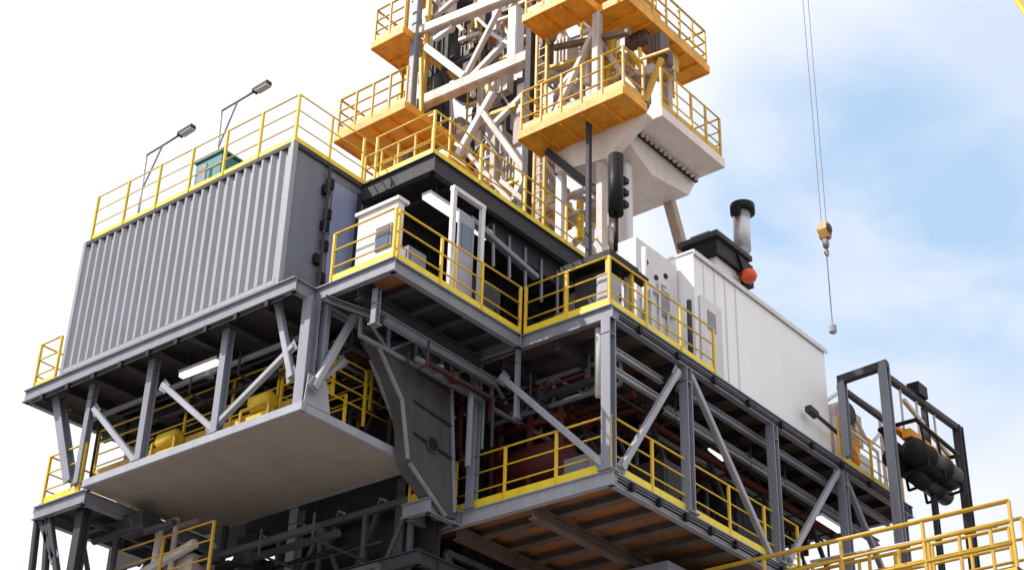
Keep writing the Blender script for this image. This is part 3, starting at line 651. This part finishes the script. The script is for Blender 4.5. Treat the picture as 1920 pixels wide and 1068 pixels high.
mass(9, (1010, 1110), (40, 110), (24.8, 26.4), ['brown_grey', 'cream', 'ochre'], .25, .6)
mass(8, (740, 800), (-20, 200), (24.6, 26), ['ochre', 'brown_grey', 'orange'], .2, .5)

for k in range(46):
    x_ = rnd.uniform(24.15, 25.6); zone = rnd.random()
    if zone < .45: p = (rnd.uniform(795, 980), rnd.uniform(-20, 240))
    elif zone < .8: p = (rnd.uniform(870, 1070), rnd.uniform(240, 440))
    else: p = (rnd.uniform(1020, 1230), rnd.uniform(50, 180))
    a_ = rnd.choice((0, 0, .6, -.7, 1.57, 1.57)); l_ = rnd.uniform(30, 75)
    q = (p[0] + math.sin(a_) * l_ + (0 if a_ else 4), p[1] + math.cos(a_) * l_ * (1 if abs(a_) < 1.5 else 1) - (l_ * .35 if a_ > 1.5 else 0))
    seg('brace', p, q, rnd.uniform(.05, .13), rnd.choice(['white', 'cream', 'white', 'ochre', 'brown_grey', 'steel_light', 'yellow']), x=x_)
for (p, q, w_, m_, x_) in (((800, 240), (870, 150), .13, 'cream', 24.6), ((835, 250), (835, 140), .16, 'steel_dark', 24.5), ((880, 150), (985, 40), .15, 'white', 24.7), ((800, -20), (870, 60), .12, 'cream', 24.5), ((915, 60), (985, 100), .1, 'white', 24.6), ((860, 250), (990, 190), .16, 'cream', 24.7), ((940, 340), (1060, 440), .12, 'cream', 24.4), ((930, 440), (1000, 300), .12, 'white', 24.4), ((870, 280), (960, 380), .12, 'cream', 24.3), ((1040, 180), (1110, 90), .14, 'cream', 24.2), ((1110, 60), (1190, 170), .12, 'cream', 24.4), ((1040, 90), (1180, 60), .14, 'brown_grey', 24.1), ((1020, 130), (1130, 100), .1, 'ochre', 24.2), ((1130, 190), (1150, 60), .12, 'ochre', 24.5), ((1210, 190), (1240, 110), .12, 'ochre', 25.0), ((790, 110), (790, 290), .1, 'ochre', 23.9), ((750, 240), (815, 215), .12, 'ochre', 24.0)):
    seg('brace', p, q, w_, m_, x=x_)
for (px_, x_, za, zb) in ((875, 24.3, 18.0, 20.2), (1045, 24.6, 18.0, 20.8), (1155, 24.6, 21.0, 24.4), (900, 25.2, 24.0, 28.0)):
    y_ = at(px_, 250 if za < 22 else 100, x=x_).y
    for dy in (0, .35): obj('ladder_rail', M().bar((x_, y_ + dy, za), (x_, y_ + dy, zb), .045), 'ochre', T)
    for k in range(int((zb - za) / .3)): obj('rung', M().tube((x_, y_, za + .1 + k * .3), (x_, y_ + .35, za + .1 + k * .3), .02, 6), 'ochre', T)

# boxes and platforms on the tower
def plat(label, x0, x1, y0, y1, z, soff='orange', rails=(), h=.22, rm='ochre', ribs=True, rgroup='ochre guardrails of the tower platforms'):
    t = thing('tower_platform', label, 'platform', (x0, y0, z), 'orange platforms of the tower')
    obj('deck', M().box(x0 + .03, x1 - .03, y0 + .03, y1 - .03, z + .03, z + h - .01), soff, t)
    for a, b in (((x0, y0), (x1, y0)), ((x1, y0), (x1, y1)), ((x1, y1), (x0, y1)), ((x0, y1), (x0, y0))):
        obj('rim', M().bar((*a, z + h / 2), (*b, z + h / 2), .06, h), soff, t)
    if ribs:
        n = int((x1 - x0) / .5) if (x1 - x0) > (y1 - y0) else int((y1 - y0) / .5)
        for k in range(1, n):
            if (x1 - x0) > (y1 - y0): xx = x0 + (x1 - x0) * k / n; obj('rib', M().bar((xx, y0 + .03, z - .01), (xx, y1 - .03, z - .01), .05, .08), soff, t)
            else: yy = y0 + (y1 - y0) * k / n; obj('rib', M().bar((x0 + .03, yy, z - .01), (x1 - .03, yy, z - .01), .05, .08), soff, t)
    for i, pts in enumerate(rails):
        rail(label.replace('platform', 'platform guardrail') + (', second run' if i else ''), [(a, b, z + h) for a, b in pts], rgroup, m=rm, toe_m=rm, step=.55, mids=2, r=.03)
    return t
plat('orange walkway platform on the left face of the tower box, above the black cylinder', 22.92, 23.75, 16.1, 19.0, 20.86, rails=([(23.7, 18.95), (22.95, 18.95), (22.95, 16.13), (23.7, 16.13)],))
plat('upper orange platform along the left face of the tower top', 23.2, 24.0, 17.55, 19.2, 24.5, rails=([(23.95, 19.15), (23.25, 19.15), (23.25, 17.6)],))
plat('long upper orange platform on the right side of the tower', 24.0, 27.5, 16.75, 17.55, 24.5, rails=([(24.0, 16.8), (27.45, 16.8), (27.45, 17.5)],))
plat('topmost wide orange platform at the picture top above the long one', 23.4, 26.2, 17.3, 18.8, 25.6, rails=([(23.45, 18.7), (23.45, 17.35), (26.1, 17.35)],))
plat('orange platform jutting from the upper left side of the tower', 23.55, 25.0, 23.5, 24.65, 26.5, rails=([(23.6, 23.55), (23.6, 24.6), (24.9, 24.6)],))
plat('orange platform jutting from the lower left side of the tower', 22.6, 24.4, 22.3, 24.7, 23.0, rails=([(22.65, 22.35), (22.65, 24.65), (24.3, 24.65)],))
plat('small orange platform low on the left side of the tower', 22.4, 23.8, 20.6, 23.4, 20.6, rails=([(22.45, 20.65), (22.45, 23.35), (23.7, 23.35)],))
# cream overhanging box
t = thing('tower_box', 'cream plated box overhanging at the lower right of the tower', 'housing', (23.8, 16.0, 20.0))
obj('upper_slab', M().box(24.05, 26.6, 15.88, 16.6, 20.86, 21.1), 'box_cream', t)
obj('slotted_edge', M().bar((24.0, 16.66, 20.82), (26.6, 16.66, 20.82), .09, .12), 'black', t)
for k in range(14): obj('lug', M().box(24.1 + k * .18, 24.19 + k * .18, 16.56, 16.62, 20.75, 20.83), 'cream', t)
obj('hopper', M().prism([(24.0, 16.75, 20.86), (26.7, 16.75, 20.86), (26.4, 16.75, 20.35), (24.9, 16.75, 20.1), (24.0, 16.75, 20.5)], (0, 1.6, 0)), 'box_cream', t)
obj('left_wing', M().prism([(23.76, 16.1, 20.85), (23.76, 18.6, 20.85), (23.76, 18.6, 20.3), (23.76, 17.2, 20.1)], (.25, 0, 0)), 'box_cream', t)
rail('ochre guardrail along the cream tower box', [(24.1, 15.92, 21.1), (26.5, 15.92, 21.1), (26.5, 16.6, 21.1)], 'ochre guardrails of the tower platforms', m='ochre', toe_m='ochre', step=.6)
tw = T
for (x, y, zz0, zz1, w_, m_) in ((24.0, 17.6, 20.9, 24.5, .2, 'cream'), (26.6, 17.4, 20.9, 24.5, .2, 'cream'), (24.0, 18.6, 18.0, 20.3, .2, 'white'), (24.9, 18.4, 21, 24.6, .14, 'steel_light'), (25.8, 18.0, 21, 24.6, .18, 'cream'), (23.9, 17.4, 17.4, 20.2, .2, 'cream'), (24.4, 17.1, 17.3, 20.2, .22, 'white'), (23.35, 17.35, 17.3, 20.9, .11, 'steel_dark')):
    obj('strut', M().bar((x, y, zz0), (x, y, zz1), w_), m_, T)
jumble(24.1, 26.4, 17.0, 18.9, 21.2, 23.8, 20, ['cream', 'ochre', 'yellow', 'steel', 'cream', 'tan'], 9)
obj('slanting_leg', M().bar(at(1243, 335, y=17.3), at(1283, 480, y=17.3), .24), 'tan', T)
obj('brace', M().bar((24.0, 19.1, 21.6), (24.0, 17.6, 24.2), .14), 'cream', T)
obj('brace', M().bar((24.05, 17.7, 21.0), (26.5, 17.5, 24.3), .14), 'cream', T)
obj('brace', M().bar((23.6, 18.7, 20.8), (23.9, 17.5, 19.4), .16), 'steel_dark', T)

# ------------------------------------------------------------------ far right gantry, skid, boat
t = thing('gantry_frame', 'dark grey portal gantry at the far right of the upper deck', 'gantry', (30, 14.1, 13))
obj('leg', M().ibeam((30.0, 15.12, 14.7), (30.0, 15.12, 16.55), .17, .17, .025, up=(1, 0, 0)), 'steel', t)
obj('leg', M().ibeam((30.07, 14.1, 12.4), (30.07, 14.1, 16.75), .2, .2, .03, up=(1, 0, 0)), 'steel', t)
obj('leg', M().ibeam((33.8, 14.1, 9), (33.8, 14.1, 16.6), .2, .2, .03, up=(1, 0, 0)), 'steel_dark', t)
obj('leg', M().ibeam((32.0, 14.1, 11), (32.0, 14.1, 16.4), .12, .12, .02, up=(1, 0, 0)), 'steel_dark', t)
obj('beam', M().bar((30.0, 15.2, 16.6), (30.07, 14.0, 16.7), .18, .2), 'steel_dark', t)
obj('beam', M().bar((30.1, 14.1, 16.45), (33.9, 14.1, 16.55), .14, .16), 'steel_dark', t)
obj('beam', M().bar((30.0, 15.2, 16.45), (33.6, 15.2, 16.45), .12, .14), 'steel_dark', t)
obj('beam', M().bar((31.0, 14.12, 16.2), (33.2, 14.12, 15.6), .09, .1), 'cream', t)
obj('trolley', M().box(31.5, 31.95, 13.95, 14.25, 16.55, 16.85), 'black', t)
t = thing('hanging_tanks', 'pair of dark grey cylinders slung under an orange beam in the gantry', 'tank', (31.3, 14.0, 14.2))
for (yy, zz, rr, xa, xb) in ((13.85, 14.75, .3, 30.55, 32.55), (14.4, 14.8, .27, 30.7, 32.8), (14.1, 14.4, .2, 31.0, 32.7)):
    L = xb - xa; obj('cylinder', M().lathe((xa, yy, zz), [(rr * .4, -.08), (rr, .04), (rr, L * .3), (rr * 1.06, L * .3 + .01), (rr * 1.06, L * .3 + .08), (rr, L * .3 + .09), (rr, L * .7), (rr * 1.06, L * .7 + .01), (rr * 1.06, L * .7 + .08), (rr, L * .7 + .09), (rr, L - .04), (rr * .4, L + .08)], 18, 'x'), 'black', t, smooth=True)
obj('orange_beam', M().bar((30.6, 13.95, 15.2), (32.7, 13.95, 15.15), .22, .2), 'orange', t)
obj('orange_beam', M().bar((30.9, 14.35, 15.55), (32.4, 14.35, 15.4), .16, .14), 'orange', t)
obj('frame', M().path([(30.6, 13.7, 15.45), (32.7, 13.7, 15.35), (32.7, 14.6, 15.35), (30.6, 14.6, 15.45), (30.6, 13.7, 15.45)], .05), 'black', t)
for x in (30.8, 31.6, 32.5): obj('hanger', M().path([(x, 13.7, 15.4), (x, 13.6, 14.4), (x, 14.5, 14.3), (x, 14.6, 15.4)], .035), 'black', t); obj('sling', M().tube((x, 14.1, 15.4), (x, 14.1, 16.4), .03), 'cream', t)
t = thing('winch_skid', 'orange and white winch skid behind the far right rail', 'winch', (30.3, 15.7, ZU))
obj('base', M().box(30.3, 32.8, 15.6, 16.6, ZU, ZU + .15), 'ochre', t)
obj('drum', M().lathe((30.7, 16.1, 15.3), [(.5, 0), (.5, .05), (.32, .06), (.32, .8), (.5, .81), (.5, .86)], 20, 'x'), 'orange', t, smooth=False)
obj('motor_housing', M().box(31.7, 32.4, 15.7, 16.4, ZU + .15, 15.6), 'white', t)
obj('guard', M().path([(30.5, 15.65, ZU + .15), (30.5, 15.65, 16.0), (32.6, 15.65, 15.9), (32.6, 15.65, ZU + .15)], .04), 'white', t)
obj('tall_frame', M().path([(31.2, 15.7, ZU + .15), (31.2, 15.7, 17.0), (33.0, 15.7, 17.1), (33.0, 15.7, ZU + .15)], .05), 'cream', t)
obj('cowl', M().box(31.5, 32.6, 16.0, 16.6, 16.1, 16.9), 'cream', t)
obj('cowl_door', M().box(31.7, 32.2, 15.97, 16.0, 16.2, 16.7), 'steel_dark', t)
obj('winch_body', M().box(31.2, 31.9, 15.75, 16.3, 15.4, 16.0), 'orange', t)
obj('pulley', M().lathe((31.3, 15.6, 16.4), [(.25, 0), (.25, .1)], 18, 'y'), 'black', t)
obj('rail_brace', M().path([(30.4, 15.8, 16.4), (31.2, 15.75, 17.0), (32.4, 15.75, 16.0), (33.0, 15.7, 16.6)], .05), 'white', t)
obj('gearbox', M().box(30.35, 30.65, 15.75, 16.3, ZU + .15, 15.5), 'cream', t)
obj('duct', M().path([(30.6, 16.5, 15.6), (30.6, 16.5, 16.2), (32.2, 16.5, 16.1)], .12, 10), 'white', t)
tag(obj('davit_arm', M().bar(at(1522, 770, y=15.4), at(1575, 815, y=15.4), .07).bar(at(1515, 765, y=15.4), at(1530, 778, y=15.4), .16), 'steel_dark'), 'short dark davit arm poking out left of the gantry', 'davit')

# ------------------------------------------------------------------ gangway at the lower right (nearer the camera)
gx = 24.25
rail('pale yellow gangway guardrail nearest the camera, lower right', [(gx, 9.4, 9.28), (gx, 15.6, 9.28)], 'gangway guardrails', step=1.6, m='ochre', toe=False, r=.042)
rail('second gangway guardrail just behind the nearest one', [(gx + 1.0, 9.6, 9.35), (gx + 1.0, 14.2, 9.35)], 'gangway guardrails', step=.55, m='ochre', toe=False, r=.036)
rail('third gangway guardrail, farthest of the lower right set', [(gx + 1.9, 10.2, 9.6), (gx + 1.9, 14.6, 9.6)], 'gangway guardrails', step=.8, m='ochre', toe=False, r=.036)
t = thing('gangway', 'narrow gangway between the two lower right guardrails', 'gangway', (gx, 9.4, 9.2))
obj('grating', M().box(gx, gx + 1.0, 9.4, 15.6, 9.2, 9.26), 'steel_dark', t)
for x in (gx, gx + 1.0): obj('stringer', M().bar((x, 9.4, 9.1), (x, 15.6, 9.1), .08, .26), 'yellow', t)
tag(obj('winch_rope', M().path([at(1520, 1052, x=gx + .5), at(1870, 985, x=gx + .5)], .03, 8), 'cream', smooth=True), 'pale rope run sagging along the gangway', 'rope')

# ------------------------------------------------------------------ structures under the decks and left end
for i, (x, y) in enumerate(((22.0, 20.5), (25.4, 20.5), (28.6, 20.5), (31.4, 20.5), (25.4, 17.2), (31.4, 17.2))):
    column(f'dark support leg under the lower deck, {["front left", "front second", "front third", "front right", "middle", "outer right"][i]}', x, y, -2, ZL - .3, .35, 'steel_dark')
for i, (x, y) in enumerate(((20.5, 22.4), (17.6, 25.35), (20.45, 25.4), (20.6, 19.6))):
    column(f'grey support leg under the plated tray, {["middle", "left end", "back left", "back right"][i]}', x, y, -2, 11.99, .22, 'steel_dark' if i else 'steel')
deck('left_walkway', 'low walkway deck at the far left end with yellow edge', 17.3, 20.6, 25.05, 26.5, 11.95, plate='steel_dark', beams='steel_dark', edge='steel', js=1.0, girders=0)
rail('yellow guardrail of the low walkway at the far left end', [(17.35, 25.3, 11.95), (17.35, 26.45, 11.95), (20.5, 26.45, 11.95)], step=.9)
for i, (a, b) in enumerate((((72, 960), (55, 1110)), ((92, 955), (82, 1110)), ((92, 960), (112, 1110)), ((72, 960), (100, 1040)))):
    br(['outermost dark leg of the lattice at the far left', 'second dark leg of the far left lattice', 'spread leg of the far left lattice', 'inner diagonal of the far left lattice'][i], a, b, .12, 'steel_dark', x=17.4)
# lower level machinery under the tray
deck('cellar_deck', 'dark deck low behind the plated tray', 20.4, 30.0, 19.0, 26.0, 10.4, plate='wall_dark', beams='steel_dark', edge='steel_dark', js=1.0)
deck('bottom_left_walkway', 'narrow cream edged walkway at the lower left picture edge', 18.6, 21.2, 22.6, 25.6, 10.1, plate='dark_red', beams='steel_dark', edge='cream', js=.9, girders=0)
rail('dull ochre guardrail of the lower left walkway', [(18.6, 22.6, 10.1), (18.6, 25.5, 10.1)], m='ochre', toe=False)
T2 = T
t = thing('pale_machine', 'pale pink grey machine with pipes below the left end of the tray', 'machine', (19.0, 24.3, 10.1))
obj('body', M().box(19.0, 20.0, 23.6, 24.8, 10.1, 10.9), 'cream', t)
obj('riser', M().path([(18.9, 24.6, 10.2), (18.9, 24.6, 11.6), (19.3, 24.6, 11.9)], .08), 'white', t); obj('riser', M().path([(18.9, 24.1, 10.2), (18.9, 24.1, 11.5), (19.4, 24.1, 11.8)], .06), 'cream', t)
obj('manifold', M().path([(18.85, 23.4, 11.0), (18.85, 24.9, 10.7)], .1), 'white', t)
for i in range(5):
    y = 20.2 + i * 1.1
    brace(f'dark inner diagonal below the tray, {["first", "second", "third", "fourth", "fifth"][i]} from the right', (20.6, y, 11.6), (20.6, y + 1.2, 9.0), .11, 'steel_dark')
t = thing('hull_girder', 'big blue grey box girder beneath the lower deck corner', 'girder', (24, 16, 9.4))
obj('web', M().box(24.2, 33, 16.1, 17.2, 8.6, 10.75), 'steel', t); obj('flange', M().box(24.1, 33.1, 16.0, 17.3, 8.5, 8.6), 'steel_light', t)

def truss(label, a, b, h, n, w=.1, m='trunk_front'):
    a, b = V(a), V(b); t = thing('truss', label, 'truss', a, 'dark trusses below the decks'); u = V((0, 0, h))
    obj('chord', M().bar(a, b, w * 1.3), m, t); obj('chord', M().bar(a + u, b + u, w * 1.3), m, t)
    for k in range(n):
        p = a.lerp(b, k / n); q = a.lerp(b, (k + 1) / n)
        obj('upright', M().bar(p, p + u, w), m, t)
        obj('diagonal', M().bar(p if k % 2 else p + u, q + u if k % 2 else q, w * .9), m, t)
truss('dark truss right below the back edge of the plated tray', (20.5, 19.3, 9.2), (20.5, 25.2, 9.2), 2.3, 5)
truss('dark truss lower down behind the plated tray', (19.4, 19.0, 8.0), (19.4, 25.5, 8.0), 1.8, 6, .08)
truss('dark truss running right under the lower deck', (21.4, 19.2, 9.0), (31.0, 19.2, 9.0), 1.7, 7)
truss('dark truss closing the left end below the low walkway', (17.6, 25.5, 9.3), (21.5, 25.5, 9.3), 2.3, 4, .09)
truss('dark truss behind the bay above the plated tray', (20.3, 19.8, 12.3), (20.3, 26.5, 12.3), 2.0, 6, .08)
jr = random.Random(11)
t = thing('cellar_equipment', 'dark machinery and pipes packed behind the left end of the tray', 'machinery', (19.5, 25, 10))
for k in range(34):
    x, y, z_ = jr.uniform(18.2, 21.5), jr.uniform(22.6, 25.4), jr.uniform(9.0, 14.0); m = M(); q = jr.random()
    if z_ > 11.6 and y < 25.3: z_ = jr.uniform(9.0, 10.8)
    if q < .4: m.tube((x, y, z_), (x, y + jr.uniform(.6, 2), z_), jr.uniform(.04, .12), 8)
    elif q < .7: m.bar((x, y, z_), (x, y, z_ + jr.uniform(.5, 1.6)), jr.uniform(.06, .14))
    else: m.box(x, x + jr.uniform(.3, .7), y, y + jr.uniform(.3, .8), z_, z_ + jr.uniform(.3, .8))
    obj('fitting', m, jr.choice(['steel_dark', 'trunk_front', 'steel_dark', 'cream', 'steel_dark', 'brown_grey']), t)

rack('pipes hung in front of the grey trunk', 5, 'x', 19.0, 18.0, 13.55, 2.6, .5)
truss('grey inner truss under the upper deck left of the corner column', (21.6, 18.4, 13.55), (25.5, 18.4, 13.55), .65, 5, .07, 'steel')
truss('grey inner truss running inward behind the corner column', (22.3, 15.8, 13.6), (22.3, 19.0, 13.6), .6, 4, .06, 'steel')
truss('grey inner truss inside the right bay behind the second column', (24.5, 17.6, 13.2), (32.5, 17.6, 13.2), .9, 9, .07, 'steel')
truss('grey inner truss below the corner platform', (18.1, 18.6, 13.7), (21.1, 18.6, 13.7), .55, 4, .06, 'steel')
# small things: conduits, junction boxes, vents, door furniture
for i, (a, b, lab) in enumerate((((21.4, 15.18, 14.4), (33.0, 15.18, 14.4), 'thin cable run clipped along the long edge of the upper deck'), ((17.0, 19.5, 14.25), (17.0, 27.0, 14.25), 'thin cable run clipped under the corrugated module edge'), ((21.3, 15.17, 11.12), (29, 15.17, 11.12), 'thin cable run clipped along the lower deck edge'))):
    m = M().tube(a, b, .022, 6).tube(V(a) + V((0, 0, .06)), V(b) + V((0, 0, .06)), .015, 6)
    for k in range(9): p = V(a).lerp(V(b), (k + .5) / 9); m.box(p.x - .05, p.x + .05, p.y - .05, p.y + .05, p.z - .04, p.z + .1)
    tag(obj('cable_run', m, 'black'), lab, 'cable')
wm = bpy.data.objects['white_module']
for k in range(5): obj('panel_joint', M().box(26.9 + k * .68, 26.92 + k * .68, Y0 - .003, Y0, ZU + .2, Z1 - .02), 'white_wall', wm)
obj('drip_edge', M().box(X0 - .05, X1 + .05, Y0 - .06, Y0 - .035, Z1 - .08, Z1 + .03), 'white', wm)
cmod = bpy.data.objects['corrugated_module']
for k, (xx, zz) in enumerate(((17.95, 15.6), (18.05, 16.4), (18.0, 17.2))): obj('junction_box', M().box(xx, xx + .16, 19.8, 19.9, zz, zz + .2), 'black', cmod)
obj('drain_pipe', M().path([(18.1, 19.82, 17.9), (18.1, 19.82, 15.1), (18.4, 19.82, 14.9)], .035), 'steel_dark', cmod)
for xx in (18.9, 19.1, 19.3): obj('pipe', M().path([(xx, 19.75, 17.6 - (xx - 18.9)), (xx, 19.75, 14.8)], .045), 'black' if xx < 19.2 else 'steel', cmod)

# ------------------------------------------------------------------ crane hook and boom
hp = at(1547, 440, y=13.3)
t = thing('crane_hook', 'ochre crane hook block hanging in the sky at right', 'crane hook', hp)
hx, hy, hz_ = hp
obj('block', M().prism([(hx - .1, hy - .1, hz_ + .26), (hx + .1, hy - .1, hz_ + .26), (hx + .13, hy - .1, hz_ + .08), (hx + .07, hy - .1, hz_ - .1), (hx - .07, hy - .1, hz_ - .1), (hx - .13, hy - .1, hz_ + .08)], (0, .2, 0)), 'hook', t)
for s_ in (-.115, .115): obj('sheave', M().lathe((hx, hy + s_, hz_ + .12), [(.1, -.01), (.1, .01)], 16, 'y'), 'steel_dark', t)
obj('swivel', M().lathe((hx, hy, hz_ - .32), [(.05, 0), (.07, .04), (.07, .2)], 12), 'steel', t, smooth=True)
obj('hook', M().path([(hx + .07 * math.cos(a), hy - .0, hz_ - .42 + .09 * math.sin(a)) for a in [1.4 - k * .55 for k in range(9)]], .022, 8), 'hook', t)
for s in (-.12, .1): obj('hoist_rope', M().tube((hx + s, hy, hz_ + .28), (hx + s * 1.6, hy, 38), .008, 6), 'wire', t)
obj('pendant_line', M().tube((hx, hy, hz_ - .5), (hx, hy, hz_ - 2.15), .012, 6), 'wire', t)
obj('weight', M().lathe((hx, hy, hz_ - 2.35), [(.03, 0), (.08, .04), (.08, .18), (.03, .22)], 12), 'steel_light', t)
t = thing('crane_boom', 'yellow lattice crane boom cutting the top right corner', 'crane boom', (hx, hy, 38))
A = V((hx, hy, 38.2)); B = at(1972, -8, y=6.5); 
dd = (B - A); Bx = A + dd * 1.25; d = dd.normalized(); sdv = d.cross(V((0, 0, 1))).normalized(); uu = sdv.cross(d)
cr = [(-.35, -.35), (.35, -.35), (.35, .35), (-.35, .35)]
for p, q in cr: obj('chord', M().tube(A + sdv * p + uu * q, Bx + sdv * p + uu * q, .06), 'yellow', t)
L = (Bx - A).length; n = int(L / .9)
lat = M()
for k in range(n):
    a = A + d * (k * L / n); b = A + d * ((k + 1) * L / n)
    for i in range(4):
        p, q = cr[i], cr[(i + 1) % 4]; lat.tube(a + sdv * p[0] + uu * p[1], b + sdv * q[0] + uu * q[1], .03, 6)
obj('lacing', lat, 'yellow', t)
